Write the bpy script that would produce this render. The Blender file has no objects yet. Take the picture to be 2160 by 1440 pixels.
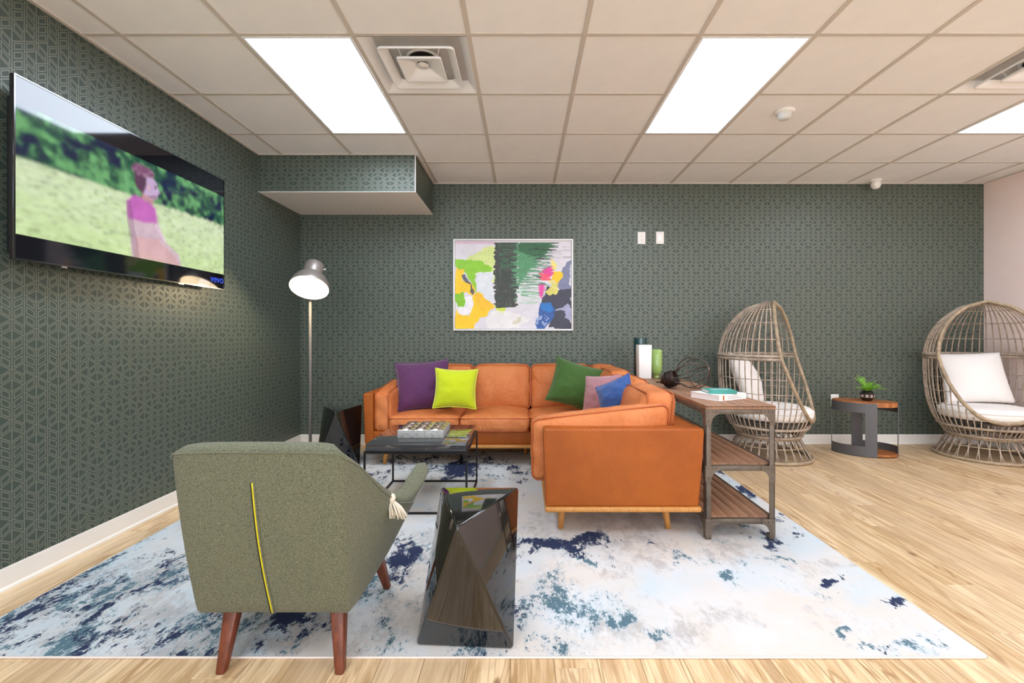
import bpy, bmesh, math, random
import numpy as np
from mathutils import Matrix, Vector
random.seed(7)
PI = math.pi
F, VX, VY, CH, CEIL = 985.0, 1104.0, 704.0, 1.149, 2.719   # focal in px, vanishing point, eye height, ceiling height
YB, XL, XR, YF = 4.885, -2.331, 4.816, -5.2                # back, left, right, front wall planes
scene = bpy.context.scene
col = scene.collection

# ---------------------------------------------------------------- camera, world, exposure
cam_d = bpy.data.cameras.new('camera'); cam = bpy.data.objects.new('camera', cam_d); col.objects.link(cam)
cam.location = (0, 0, CH); cam.rotation_euler = (PI/2, 0, 0)
cam_d.sensor_width = 36; cam_d.lens = 36*F/2160
cam_d.shift_x = -(VX-1080)/2160; cam_d.shift_y = -(720-VY)/2160
cam_d.clip_start = 0.05
scene.camera = cam
w = bpy.data.worlds.new('world'); scene.world = w; w.use_nodes = True
w.node_tree.nodes['Background'].inputs[0].default_value = (1, .97, .93, 1)
w.node_tree.nodes['Background'].inputs[1].default_value = 0.3
vs = scene.view_settings
vs.view_transform = 'Standard'; vs.look = 'None'; vs.gamma = 1; vs.use_curve_mapping = False
vs.exposure = 0.95
scene.cycles.max_bounces = 16; scene.cycles.diffuse_bounces = 12
PANEL = 6.5          # ceiling panel radiance
WINDOW_FILL = 2.6         # glow of an added window, out of view, that brightens the room
LAMP_W = 5.0         # floor lamp bulb

# ---------------------------------------------------------------- node helpers
class NT:
    def __init__(s, m): s.t = m.node_tree; s.n = s.t.nodes; s.l = s.t.links
    def put(s, sock, v):
        if isinstance(v, bpy.types.NodeSocket): s.l.new(v, sock)
        elif isinstance(v, (tuple, list)):
            sock.default_value = tuple(v) + ((1,) if len(v) == 3 and len(sock.default_value) == 4 else ())
        else: sock.default_value = v
    def m(s, op, a, b=None, c=None):
        n = s.n.new('ShaderNodeMath'); n.operation = op
        s.put(n.inputs[0], a)
        if b is not None: s.put(n.inputs[1], b)
        if c is not None: s.put(n.inputs[2], c)
        return n.outputs[0]
    def ss(s, x, a, b):
        n = s.n.new('ShaderNodeMapRange'); n.interpolation_type = 'SMOOTHSTEP'
        s.put(n.inputs[0], x); s.put(n.inputs[1], a); s.put(n.inputs[2], b); s.put(n.inputs[3], 0.0); s.put(n.inputs[4], 1.0)
        return n.outputs[0]
    def mix(s, f, a, b):
        n = s.n.new('ShaderNodeMix'); n.data_type = 'RGBA'
        s.put(n.inputs[0], f); s.put(n.inputs[6], a); s.put(n.inputs[7], b); return n.outputs[2]
    def obj(s): return s.n.new('ShaderNodeTexCoord').outputs['Object']
    def sep(s, v): n = s.n.new('ShaderNodeSeparateXYZ'); s.put(n.inputs[0], v); return n.outputs
    def comb(s, x, y, z): n = s.n.new('ShaderNodeCombineXYZ'); s.put(n.inputs[0], x); s.put(n.inputs[1], y); s.put(n.inputs[2], z); return n.outputs[0]
    def vmul(s, v, k):
        n = s.n.new('ShaderNodeVectorMath'); n.operation = 'MULTIPLY'; s.put(n.inputs[0], v); s.put(n.inputs[1], k); return n.outputs[0]
    def vadd(s, v, k):
        n = s.n.new('ShaderNodeVectorMath'); n.operation = 'ADD'; s.put(n.inputs[0], v); s.put(n.inputs[1], k); return n.outputs[0]
    def noise(s, v, scale, detail=4, rough=.5, dist=0):
        n = s.n.new('ShaderNodeTexNoise'); s.put(n.inputs['Vector'], v); n.inputs['Scale'].default_value = scale
        n.inputs['Detail'].default_value = detail; n.inputs['Roughness'].default_value = rough; n.inputs['Distortion'].default_value = dist
        return n.outputs[0]
    def attr(s, name):
        n = s.n.new('ShaderNodeAttribute'); n.attribute_name = name; return n
    def bump(s, h, dist=.002, strength=.5):
        n = s.n.new('ShaderNodeBump'); n.inputs['Distance'].default_value = dist; n.inputs['Strength'].default_value = strength
        s.put(n.inputs['Height'], h); s.l.new(n.outputs[0], s.n['Principled BSDF'].inputs['Normal'])
    def set(s, k, v): s.put(s.n['Principled BSDF'].inputs[k], v)
def mat(name, color=(.5,.5,.5), rough=.5, metal=0, coat=0, spec=None, sheen=0):
    m = bpy.data.materials.new(name); m.use_nodes = True; t = NT(m)
    t.set('Base Color', color); t.set('Roughness', rough); t.set('Metallic', metal)
    if coat: t.set('Coat Weight', coat); t.set('Coat Roughness', .05)
    if spec is not None: t.set('Specular IOR Level', spec)
    if sheen: t.set('Sheen Weight', sheen)
    return m
def srgb(r, g, b):
    f = lambda c: (c/12.92 if c <= .04045 else ((c+.055)/1.055)**2.4)
    return (f(r/255), f(g/255), f(b/255))
def noisy(name, c1, c2, scale=20, rough=.6, bumpd=.001, bumps=.4, bscale=None, stretch=(1,1,1), detail=5, **k):
    m = mat(name, c1, rough, **k); t = NT(m); v = t.vmul(t.obj(), stretch)
    n = t.noise(v, scale, detail, .6)
    t.set('Base Color', t.mix(t.ss(n, .3, .7), c1, c2))
    if bumps: t.bump(t.noise(v, bscale or scale*3, 3, .5), bumpd, bumps)
    return m

# ---------------------------------------------------------------- materials
def wallpaper():
    m = mat('wallpaper', (.1,.1,.1), .45); t = NT(m)
    X, Y, Z = t.sep(t.obj())[:3]
    g = t.n.new('ShaderNodeNewGeometry'); ny = t.m('ABSOLUTE', t.sep(g.outputs['True Normal'])[1])
    side = t.m('GREATER_THAN', ny, .5)
    tt = t.m('ADD', t.m('MULTIPLY', X, side), t.m('MULTIPLY', Y, t.m('SUBTRACT', 1.0, side)))
    W = .0532; P = 442/103; s = .5825; p = 80/103; yc0 = 300/103; c30 = .86
    T = t.m('ADD', t.m('DIVIDE', tt, W), 400.0)
    u = t.m('PINGPONG', T, 1.0)
    which = t.m('MODULO', t.m('ROUND', t.m('DIVIDE', T, 2.0)), 2.0)
    yd = t.m('MODULO', t.m('ADD', t.m('MULTIPLY_ADD', Z, -1/W, 100*P), t.m('MULTIPLY', which, -p)), P)
    su = t.m('MULTIPLY', u, s); s1u = t.m('SUBTRACT', s, su)
    yc = t.m('ABSOLUTE', t.m('WRAP', yd, P/2, -P/2))
    ycc = t.m('ABSOLUTE', t.m('WRAP', t.m('SUBTRACT', yd, yc0), P/2, -P/2))
    dA = t.m('MULTIPLY', t.m('SUBTRACT', s1u, yc), c30)
    dC = t.m('MULTIPLY', t.m('SUBTRACT', su, ycc), c30)
    inA = t.m('GREATER_THAN', dA, 0.0); inC = t.m('GREATER_THAN', dC, 0.0)
    v = t.m('ADD', yd, su)
    inV = t.m('MULTIPLY', t.m('GREATER_THAN', v, s), t.m('LESS_THAN', v, yc0))
    q1 = t.m('MODULO', t.m('ADD', t.m('SUBTRACT', v, s), 10*p), p)
    q2 = t.m('MODULO', t.m('ADD', t.m('SUBTRACT', t.m('SUBTRACT', yd, su), yc0), 10*p), p)
    q = t.m('ADD', t.m('MULTIPLY', q1, inV), t.m('MULTIPLY', q2, t.m('SUBTRACT', 1.0, inV)))
    ds = t.m('MULTIPLY', t.m('MINIMUM', q, t.m('SUBTRACT', p, q)), c30)
    dv = t.m('MINIMUM', u, t.m('SUBTRACT', 1.0, u)); e = .010
    stem = t.m('SUBTRACT', 1.0, t.ss(dv, .052-e, .052+e))
    outer = t.m('MULTIPLY', t.ss(ds, .060-e, .060+e), t.ss(dv, .140-e, .140+e))
    core = t.m('MULTIPLY', t.ss(ds, .158-e, .158+e), t.ss(dv, .235-e, .235+e))
    rh = t.m('MAXIMUM', stem, t.m('MULTIPLY', outer, t.m('SUBTRACT', 1.0, core)))
    tri = t.m('MAXIMUM', inA, inC); dT = t.m('MAXIMUM', dA, dC)
    tr = t.m('MAXIMUM', stem, t.m('SUBTRACT', 1.0, t.ss(dT, .095-e, .095+e)))
    L = t.m('ADD', t.m('MULTIPLY', tri, tr), t.m('MULTIPLY', t.m('SUBTRACT', 1.0, tri), rh))
    n = t.noise(t.obj(), 3, 2)
    dark = t.mix(n, (.038,.064,.053), (.046,.070,.055)); light = t.mix(n, (.155,.176,.145), (.175,.188,.152))
    t.set('Base Color', t.mix(L, dark, light)); t.set('Metallic', t.m('MULTIPLY', L, .30))
    t.set('Roughness', t.m('MULTIPLY_ADD', L, -.10, .52))
    t.bump(t.m('MULTIPLY_ADD', L, 1.0, t.m('MULTIPLY', t.noise(t.obj(), 900, 1), .3)), .0003, .4)
    return m
def wood_floor():
    m = mat('floor_wood', (.5,.35,.2), .42); t = NT(m)
    oi = t.n.new('ShaderNodeObjectInfo'); r = oi.outputs['Random']
    o = t.vadd(t.obj(), t.comb(t.m('MULTIPLY', r, 37.0), t.m('MULTIPLY', r, 91.0), t.m('MULTIPLY', r, 13.0)))
    g = t.noise(t.vmul(o, (14, 1.1, 1)), 1.6, 6, .6, 1.2)
    fine = t.noise(t.vmul(o, (120, 3, 1)), 1.5, 4, .6, .5)
    big = t.noise(t.vmul(o, (5, .8, 1)), 1, 3)
    rings = t.m('SINE', t.m('MULTIPLY', t.noise(t.vmul(o, (5, .55, 1)), 1.2, 2, .5, .4), 95.0))
    c = t.mix(t.ss(g, .34, .66), srgb(236,210,170), srgb(194,162,118))
    c = t.mix(t.m('MULTIPLY', t.ss(fine, .48, .72), .5), c, srgb(150,112,74))
    c = t.mix(t.m('MULTIPLY', t.m('MULTIPLY', t.ss(rings, .3, .95), t.ss(big, .42, .62)), .6), c, srgb(150,108,66))
    c = t.mix(t.m('MULTIPLY', t.ss(t.m('FRACT', t.m('MULTIPLY', r, 7.3)), .4, 1), .4), c, srgb(222,200,170))
    c = t.mix(t.m('MULTIPLY', t.ss(t.m('FRACT', t.m('MULTIPLY', r, 3.7)), .55, 1), .35), c, srgb(172,138,98))
    streak = t.noise(t.vmul(o, (26, 1.6, 1)), 1.3, 5, .65, 1.0)
    c = t.mix(t.m('MULTIPLY', t.ss(streak, .58, .74), .55), c, srgb(150,112,70))
    knots = t.n.new('ShaderNodeTexVoronoi'); t.put(knots.inputs['Vector'], t.vmul(o, (5, 2.6, 1))); knots.inputs['Scale'].default_value = .9
    c = t.mix(t.m('MULTIPLY', t.m('SUBTRACT', 1.0, t.ss(knots.outputs['Distance'], .03, .09)), .8), c, srgb(120,82,50))
    t.set('Base Color', c); t.set('Roughness', t.m('MULTIPLY_ADD', fine, .2, .3))
    t.bump(fine, .0006, .3)
    return m
def rug_mat():
    m = mat('rug_pile', (.8,.8,.8), .95); t = NT(m); o = t.obj()
    st = t.vmul(o, (1, .55, 1))
    nf = t.noise(st, 62, 8, .8, .3); nm = t.noise(t.vadd(st, (9,3,2)), 15, 8, .75, .5); nb = t.noise(t.vadd(o, (4,7,1)), 4, 5, .6)
    n2 = t.noise(t.vadd(st, (31,13,5)), 55, 8, .8, .3); n3 = t.noise(t.vadd(st, (51,3,25)), 34, 8, .8, .3)
    a = t.attr('mask'); R, G, B = t.n.new('ShaderNodeSeparateColor'), None, None
    t.l.new(a.outputs['Color'], R.inputs[0]); nav, tea, gry = R.outputs
    st_ = lambda n, k: t.m('MULTIPLY_ADD', t.m('SUBTRACT', n, .5), k, .5)
    nl = t.noise(t.vadd(st, (17,23,5)), 5, 4, .6, .4)
    mixn = st_(t.m('ADD', t.m('ADD', t.m('MULTIPLY', nf, .45), t.m('MULTIPLY', nm, .35)), t.m('MULTIPLY', nl, .2)), 5.2)
    mix2 = st_(t.m('ADD', t.m('ADD', t.m('MULTIPLY', n2, .5), t.m('MULTIPLY', nm, .3)), t.m('MULTIPLY', nl, .2)), 5.2)
    mix3 = st_(t.m('ADD', t.m('MULTIPLY', n3, .55), t.m('MULTIPLY', nl, .45)), 4.0)
    base = t.mix(t.ss(nb, .35, .65), (.73,.735,.74), (.73,.69,.64))
    base = t.mix(t.m('MULTIPLY', a.outputs['Alpha'], .8), base, (.55,.70,.80))
    th = lambda n, mk, k=.06, lo=1.06: t.ss(t.m('MULTIPLY_ADD', mk, .80, n), lo-k, lo+k)
    gry2 = t.m('ADD', gry, .22); tea2 = t.m('ADD', tea, .12)
    c = t.mix(t.m('MULTIPLY', t.ss(t.m('MULTIPLY_ADD', gry2, .7, mix3), .78, 1.4), .6), base, (.38,.35,.34))
    c = t.mix(t.m('MULTIPLY', t.ss(t.m('MULTIPLY_ADD', t.m('MAXIMUM', tea2, t.m('MULTIPLY', nav, .8)), .8, mix2), .80, 1.35), .6), c, (.38,.56,.68))
    c = t.mix(t.m('MULTIPLY', t.m('MULTIPLY', th(mix2, tea2, .10, 1.15), .9), t.ss(tea, .03, .25)), c, (.045,.13,.18))
    c = t.mix(t.m('MULTIPLY', th(t.m('MULTIPLY_ADD', n3, .5, t.m('MULTIPLY', mixn, .75)), .20, .08, 1.45), .8), c, (.09,.10,.13))
    c = t.mix(t.m('MULTIPLY', th(mixn, nav, .07, 1.12), t.ss(nav, .06, .3)), c, (.012,.026,.085))
    t.set('Base Color', c)
    t.bump(t.noise(o, 700, 2, .6), .004, .6)
    return m
def leather(name, c1, c2, wrinkle=True):
    m = mat(name, c1, .42); t = NT(m); o = t.obj()
    n = t.noise(o, 4, 4, .6); v = t.n.new('ShaderNodeTexVoronoi'); v.inputs['Scale'].default_value = 260; t.put(v.inputs['Vector'], o)
    t.set('Base Color', t.mix(t.ss(n, .3, .7), c1, c2)); t.set('Roughness', t.m('MULTIPLY_ADD', t.noise(o, 18, 3), .25, .34)); t.set('Specular IOR Level', .35)
    wr = t.noise(t.vmul(o, (1, 1, .7)), 11, 5, .6, 1.6)
    t.bump(t.m('ADD', t.m('MULTIPLY', v.outputs['Distance'], .12), t.m('MULTIPLY', wr, 1.6 if wrinkle else .12)), .014, .8)
    return m
def fabric(name, c1, c2, scale=350, bs=.5, rough=.95, sheen=.3):
    m = mat(name, c1, rough, sheen=sheen); t = NT(m); o = t.obj()
    a = t.noise(t.vmul(o, (1, 1, 1.6)), scale, 3, .7)
    t.set('Base Color', t.mix(t.ss(a, .35, .65), c1, c2)); t.bump(a, .002, bs)
    return m
def attr_mat(name, emis=0, rough=.5, coat=0):
    m = mat(name, (0,0,0), rough); t = NT(m); c = t.attr('col').outputs['Color']
    if emis: t.set('Emission Color', c); t.set('Emission Strength', emis)
    else: t.set('Base Color', c)
    return m
WP = wallpaper(); FLOOR = wood_floor(); RUG = rug_mat()
WHITE = mat('white_paint', (.88,.86,.84), .5)
BASEB = mat('baseboard_vinyl', srgb(228,226,220), .45)
PINK = noisy('pink_paint', (.93,.76,.71), (.95,.79,.74), 3, .6, .0005, .2, 300)
SOFTW = mat('off_white_paint', (.86,.84,.82), .6)
TILE = noisy('ceiling_tile', (.87,.885,.90), (.90,.91,.92), 6, .9, .0008, .35, 260)
TEE = mat('ceiling_grid_metal', srgb(206,200,192), .45)
VENTM = mat('vent_white_metal', (.88,.90,.92), .4)
BLACKHOLE = mat('dark_duct', (.01,.01,.01), .8)
LEATHER = leather('tan_leather', srgb(214,132,78), srgb(198,112,58))
LEATHERP = leather('panel_leather', srgb(166,86,16), srgb(150,74,10), False)  # darker copy of the cushion leather for arms, bases and back frames
PIPING = mat('leather_piping', srgb(176,90,42), .45)
OAK = noisy('honey_oak', srgb(200,142,72), srgb(182,122,58), 8, .4, .0004, .2, 60, (12,12,1))
WALNUT = noisy('red_walnut', srgb(118,58,32), srgb(88,40,22), 6, .35, .0004, .2, 60, (14,14,1))
SAGE = fabric('sage_tweed', srgb(124,126,102), srgb(66,72,56), 300, .8, sheen=.1)
YELLOW = mat('yellow_zip_tape', srgb(200,190,20), .6)
DKSEAM = mat('dark_seam', (.02,.02,.01), .8)
GLOSSB = mat('black_gloss_lacquer', (.006,.006,.006), .04, coat=.6)
def marble():
    m = mat('black_marble', (.01,.01,.01), .05, coat=.5); t = NT(m); o = t.obj()
    n = t.noise(o, 5, 5, .6, 1.5); v = t.m('ABSOLUTE', t.m('SUBTRACT', n, .5))
    ve = t.m('MULTIPLY', t.m('SUBTRACT', 1.0, t.ss(v, .0, .012)), t.ss(t.noise(o, 2.3, 2), .48, .55))
    t.set('Base Color', t.mix(ve, (.05,.05,.054), (.7,.68,.65))); return m
MARBLE = marble()
BLACKM = mat('black_steel', (.02,.02,.021), .4, .6)
RUST = noisy('brushed_iron', srgb(112,100,88), srgb(92,82,72), 14, .5, .0006, .4, 80, metal=.35)
CWOOD = noisy('console_plank', srgb(158,118,90), srgb(126,92,70), 5, .5, .0006, .3, 50, (14,1,1))
GREYM = mat('charcoal_steel', srgb(92,92,94), .45, .3)
ACACIA = noisy('acacia_top', srgb(190,122,66), srgb(140,78,38), 6, .38, .0003, .2, 60, (2,10,2))
WICKER = noisy('wicker', srgb(190,174,156), srgb(148,132,118), 16, .6, .001, .5, 200)
WICKERD = noisy('wicker_wrap', srgb(178,158,130), srgb(140,122,100), 20, .55, .001, .5, 200)
CANVAS = fabric('white_canvas', srgb(244,240,236), srgb(234,230,226), 300, .3)
PURPLE = fabric('purple_velvet', srgb(96,44,98), srgb(70,28,74), 120, .3, .8, .25)
LIME = fabric('lime_cotton', srgb(198,214,18), srgb(184,200,10), 250, .2)
LIMEP = mat('lime_piping', srgb(214,228,60), .8)
GREEN = fabric('green_velvet', srgb(60,100,26), srgb(42,80,18), 120, .3, .8, .3)
MAUVE = fabric('mauve_velvet', srgb(182,132,140), srgb(160,108,118), 120, .3, .8, .3)
BLUE = fabric('blue_velvet', srgb(50,94,164), srgb(34,72,134), 120, .3, .8, .3)
CREAM = fabric('cream_cotton', srgb(232,224,206), srgb(214,204,184), 300, .4)
LAMPM = mat('lamp_grey_metal', srgb(150,142,136), .4, .5)
LAMPIN = mat('lamp_inner_white', srgb(245,240,230), .6)
CHROME = mat('polished_steel', (.75,.72,.7), .18, 1)
STONE = noisy('grey_shagreen', srgb(190,192,190), srgb(150,154,154), 60, .5, .001, .5, 200)
SILVER = mat('hammered_silver', srgb(220,200,186), .2, .95)
PLAST = mat('white_plastic', srgb(238,236,232), .35)
DKPLAST = mat('dark_plastic', (.012,.012,.014), .25)
BEZEL = mat('tv_bezel', (.01,.01,.012), .12, coat=.5)
FRAMEW = mat('white_frame', (.93,.94,.95), .4)
TEALG = mat('teal_glaze', srgb(24,62,66), .1, coat=.5)
WCER = mat('white_ceramic', srgb(240,240,238), .35)
GREENG = mat('green_glaze', srgb(140,172,92), .15, coat=.5)
BRONZE = mat('dark_bronze', srgb(58,46,42), .4, .7)
WIRE = mat('steel_wire', srgb(86,76,68), .35, .7)
TEALB = mat('teal_book_cover', srgb(62,150,140), .5)
PAPER = mat('book_paper', srgb(230,222,222), .8)
WBOOK = mat('white_book_cover', srgb(240,238,236), .4)
ORANGE = mat('orange_label', srgb(190,110,40), .5)
INK = mat('grey_ink', srgb(150,150,155), .6)
LEAF = noisy('leaf_green', srgb(150,205,60), srgb(96,168,34), 30, .5, 0, 0)
POTB = mat('pot_black', (.012,.01,.01), .2, coat=.3)
POTS = mat('pot_pale_stripe', srgb(176,158,150), .35)
def emis(name, c, s):
    m = mat(name, (0,0,0), 1); t = NT(m); t.set('Emission Color', c); t.set('Emission Strength', s); return m
PANELM = emis('light_diffuser', (.90, 1.0, 1.14), PANEL)
BULB = emis('bulb_glow', (1, .86, .66), 6.0)

# ---------------------------------------------------------------- geometry helpers
MW = {}
def link(o, parent=None):
    col.objects.link(o)
    if parent is not None: o.parent = parent
    return o
def thing(name, label, cat, loc=(0,0,0), rz=0, group=None, M=None):
    o = bpy.data.objects.new(name, None); o.empty_display_size = .1; link(o)
    Mx = M if M is not None else Matrix.Translation(loc) @ Matrix.Rotation(rz, 4, 'Z')
    o.matrix_world = Mx; MW[o.name] = Mx
    tag(o, label, cat, group); return o
def tag(o, label=None, cat=None, group=None, kind=None):
    if label: o['label'] = label
    if cat: o['category'] = cat
    if group: o['group'] = group
    if kind: o['kind'] = kind
    return o
class MB:
    def __init__(s): s.v = []; s.f = []; s.mi = []; s.sm = []
    def add(s, vs, fs, smooth=False, mi=0, M=None):
        b = len(s.v)
        s.v += [tuple(M @ Vector(p)) for p in vs] if M is not None else [tuple(p) for p in vs]
        s.f += [tuple(b+i for i in f) for f in fs]; s.mi += [mi]*len(fs); s.sm += [smooth]*len(fs); return s
    def box(s, a, b, bev=0, seg=2, M=None, mi=0):
        (x0,y0,z0),(x1,y1,z1) = a, b
        x0,x1 = min(x0,x1),max(x0,x1); y0,y1 = min(y0,y1),max(y0,y1); z0,z1 = min(z0,z1),max(z0,z1)
        vs = [(x0,y0,z0),(x1,y0,z0),(x1,y1,z0),(x0,y1,z0),(x0,y0,z1),(x1,y0,z1),(x1,y1,z1),(x0,y1,z1)]
        return s.hexa(vs, bev, seg, M, mi)
    def hexa(s, vs, bev=0, seg=2, M=None, mi=0):
        fs = [(3,2,1,0),(4,5,6,7),(0,1,5,4),(1,2,6,5),(2,3,7,6),(3,0,4,7)]
        return s.poly(vs, fs, bev, seg, M, mi)
    def poly(s, vs, fs, bev=0, seg=2, M=None, mi=0):
        if bev:
            bm = bmesh.new(); V = [bm.verts.new(p) for p in vs]
            for f in fs: bm.faces.new([V[i] for i in f])
            bmesh.ops.recalc_face_normals(bm, faces=bm.faces)
            bmesh.ops.bevel(bm, geom=bm.edges[:]+bm.verts[:], offset=bev, segments=seg, profile=.5, affect='EDGES', clamp_overlap=True)
            bm.verts.index_update()
            vs = [v.co[:] for v in bm.verts]; fs = [[v.index for v in f.verts] for f in bm.faces]; bm.free()
            return s.add(vs, fs, True, mi, M)
        return s.add(vs, fs, False, mi, M)
    def tube(s, pts, r, n=6, closed=False, M=None, mi=0, r2=None, caps=True):
        P = [Vector(p) for p in pts]; k = len(P); vs = []; up = None
        for i in range(k):
            if closed: t = P[(i+1)%k]-P[i-1]
            else: t = P[min(i+1,k-1)]-P[max(i-1,0)]
            t.normalize()
            if up is None:
                a = Vector((0,0,1)) if abs(t.z) < .9 else Vector((1,0,0)); up = (a - t*a.dot(t)).normalized()
            else:
                up = (up - t*up.dot(t)); up = up.normalized() if up.length > 1e-6 else Vector((1,0,0))
            b = t.cross(up); rr = r if r2 is None else r+(r2-r)*i/(k-1)
            for j in range(n):
                a = 2*PI*j/n; vs.append(P[i]+up*(math.cos(a)*rr)+b*(math.sin(a)*rr))
        fs = []
        for i in range(k if closed else k-1):
            for j in range(n):
                a, b_ = i*n+j, i*n+(j+1)%n; c, d = ((i+1)%k)*n+(j+1)%n, ((i+1)%k)*n+j; fs.append((a, b_, c, d))
        if not closed and caps: fs += [tuple(range(n))[::-1], tuple((k-1)*n+j for j in range(n))]
        return s.add(vs, fs, n > 4, mi, M)
    def lathe(s, prof, n=32, M=None, mi=0, smooth=True, cap=True):
        vs = [(r*math.cos(2*PI*j/n), r*math.sin(2*PI*j/n), z) for r, z in prof for j in range(n)]; fs = []
        for i in range(len(prof)-1):
            for j in range(n): fs.append((i*n+j, i*n+(j+1)%n, (i+1)*n+(j+1)%n, (i+1)*n+j))
        if cap: fs += [tuple(range(n))[::-1], tuple((len(prof)-1)*n+j for j in range(n))]
        return s.add(vs, fs, smooth, mi, M)
    def prism(s, outline, y0, y1, bev=0, M=None, mi=0):   # outline of (x,z), extruded along y
        k = len(outline); vs = [(x, y0, z) for x, z in outline]+[(x, y1, z) for x, z in outline]
        fs = [tuple(range(k)), tuple(range(k, 2*k))[::-1]] + [((i+1)%k, i, k+i, k+(i+1)%k) for i in range(k)]
        return s.poly(vs, fs, bev, 1, M, mi)
    def build(s, name, m, parent=None, world=False, M=None, wn=False):
        me = bpy.data.meshes.new(name); vs = s.v
        if world and parent is not None:
            r = parent
            while r.parent is not None: r = r.parent
            inv = MW[r.name].inverted() if r.name in MW else Matrix()
            vs = [tuple(inv @ Vector(p)) for p in vs]
        me.from_pydata(vs, [], s.f)
        for mm in (m if isinstance(m, (list, tuple)) else [m]): me.materials.append(mm)
        me.polygons.foreach_set('use_smooth', s.sm); me.polygons.foreach_set('material_index', s.mi)
        bm = bmesh.new(); bm.from_mesh(me); bmesh.ops.remove_doubles(bm, verts=bm.verts, dist=1e-6); bmesh.ops.recalc_face_normals(bm, faces=bm.faces); bm.to_mesh(me); bm.free()
        me.update()
        o = bpy.data.objects.new(name, me); link(o, parent)
        if M is not None: o.matrix_world = M; MW[o.name] = M
        if wn and hasattr(o.modifiers, 'new'): md = o.modifiers.new('wn', 'WEIGHTED_NORMAL'); md.keep_sharp = True
        return o
def hsh(ix, iy, seed): 
    v = np.sin(ix*127.1+iy*311.7+seed*74.7)*43758.5453; return v-np.floor(v)
def vnoise(x, y, seed=0):
    ix, iy = np.floor(x), np.floor(y); fx, fy = x-ix, y-iy; fx = fx*fx*(3-2*fx); fy = fy*fy*(3-2*fy)
    a, b, c, d = hsh(ix,iy,seed), hsh(ix+1,iy,seed), hsh(ix,iy+1,seed), hsh(ix+1,iy+1,seed)
    return a+(b-a)*fx+(c-a)*fy+(a-b-c+d)*fx*fy
def fbm(x, y, seed=0, o=4):
    s = 0; a = .5
    for i in range(o): s = s+a*vnoise(x*2**i, y*2**i, seed+i*3); a *= .5
    return s/.94
def softbox(mb, lo, hi, r=.04, puff=(0,0,0), n=14, wr=.0, seed=0, shear=None, M=None):
    lo, hi = np.array(lo, float), np.array(hi, float); c = (lo+hi)/2; h = (hi-lo)/2; r = min(r, h.min()*.98)
    g = np.sin(np.linspace(-1, 1, n+1)*PI/2*.98)/math.sin(PI/2*.98); U, V = np.meshgrid(g, g, indexing='ij')
    for ax in range(3):
        for sg in (-1, 1):
            p = np.zeros((n+1, n+1, 3)); p[..., ax] = sg; p[..., (ax+1)%3] = U; p[..., (ax+2)%3] = V
            ph = p*h; q = np.clip(ph, -(h-r), h-r); d = ph-q; L = np.linalg.norm(d, axis=-1, keepdims=True); nn = d/np.maximum(L, 1e-9)
            pos = q+nn*r; un = pos/h
            for a in range(3):
                b_, c_ = (a+1)%3, (a+2)%3
                pos[..., a] += puff[a]*un[..., a]*np.clip(1-un[..., b_]**2, 0, 1)**.8*np.clip(1-un[..., c_]**2, 0, 1)**.8
            if wr:
                w1 = np.sin(7*pos[...,0]*3+5*pos[...,1]*2+seed)*np.sin(9*pos[...,2]*3+4*pos[...,0]*5+seed*2)+.6*np.sin(41*pos[...,0]+17*pos[...,1]+37*pos[...,2]+seed*3)
                pos += nn*wr*w1[..., None]
            if shear: pos = shear(pos, un)
            pos = pos+c; vs = pos.reshape(-1, 3).tolist(); k = n+1
            fs = [(i*k+j, (i+1)*k+j, (i+1)*k+j+1, i*k+j+1) for i in range(n) for j in range(n)]
            mb.add(vs, fs, True, 0, M)
    return mb
def rrect(x0, y0, x1, y1, r, k=5):
    out = []
    for cx, cy, a0 in ((x1-r,y1-r,0),(x0+r,y1-r,90),(x0+r,y0+r,180),(x1-r,y0+r,270)):
        for i in range(k+1):
            a = math.radians(a0+90*i/k); out.append((cx+r*math.cos(a), cy+r*math.sin(a)))
    return out
def pillow(name, label, m, W, H, T, M, group=None, cat='pillow', piping=None, seed=1, n=26, concave=.06, wr=.004):
    g = np.linspace(-1, 1, n+1); U, V = np.meshgrid(g, g, indexing='ij'); mb = MB(); k = n+1
    X = W/2*U*(1-concave*(1-V**2)); Z = H/2*V*(1-concave*(1-U**2))
    th = T/2*(np.clip(1-U**2, 0, 1)*np.clip(1-V**2, 0, 1))**.55*1.12
    wv = wr*1.4*(fbm(U*2.2+seed*5, V*3, seed)-.5)*4*np.clip(1-U**4, 0, 1)*np.clip(1-V**4, 0, 1)
    ed = np.maximum(np.abs(U), np.abs(V)); ang = np.arctan2(V, U)
    wv = wv + wr*.6*np.sin(ang*23+seed)*np.clip((ed-.55)*3, 0, 1)*np.clip((1-ed)*6, 0, 1)
    for sg in (-1, 1):
        Yv = sg*(th+wv*(1 if sg < 0 else .6)*(ed < 1))
        vs = np.stack([X, Yv, Z], -1).reshape(-1, 3).tolist()
        fs = [(i*k+j, (i+1)*k+j, (i+1)*k+j+1, i*k+j+1) for i in range(n) for j in range(n)]
        mb.add(vs, fs, True)
    o = mb.build(name, m, None, M=M); tag(o, label, cat, group)
    ring = [(g_, -1) for g_ in g[:-1]]+[(1, g_) for g_ in g[:-1]]+[(g_, 1) for g_ in g[:0:-1]]+[(-1, g_) for g_ in g[:0:-1]]
    pts = [(W/2*u*(1-concave*(1-v*v)), 0, H/2*v*(1-concave*(1-u*u))) for u, v in ring]
    if piping: MB().tube(pts, .0045, 6, True).build('piping', piping, o)
    return o
def R3(rx=0, ry=0, rz=0): return Matrix.Rotation(rz, 4, 'Z') @ Matrix.Rotation(ry, 4, 'Y') @ Matrix.Rotation(rx, 4, 'X')
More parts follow.
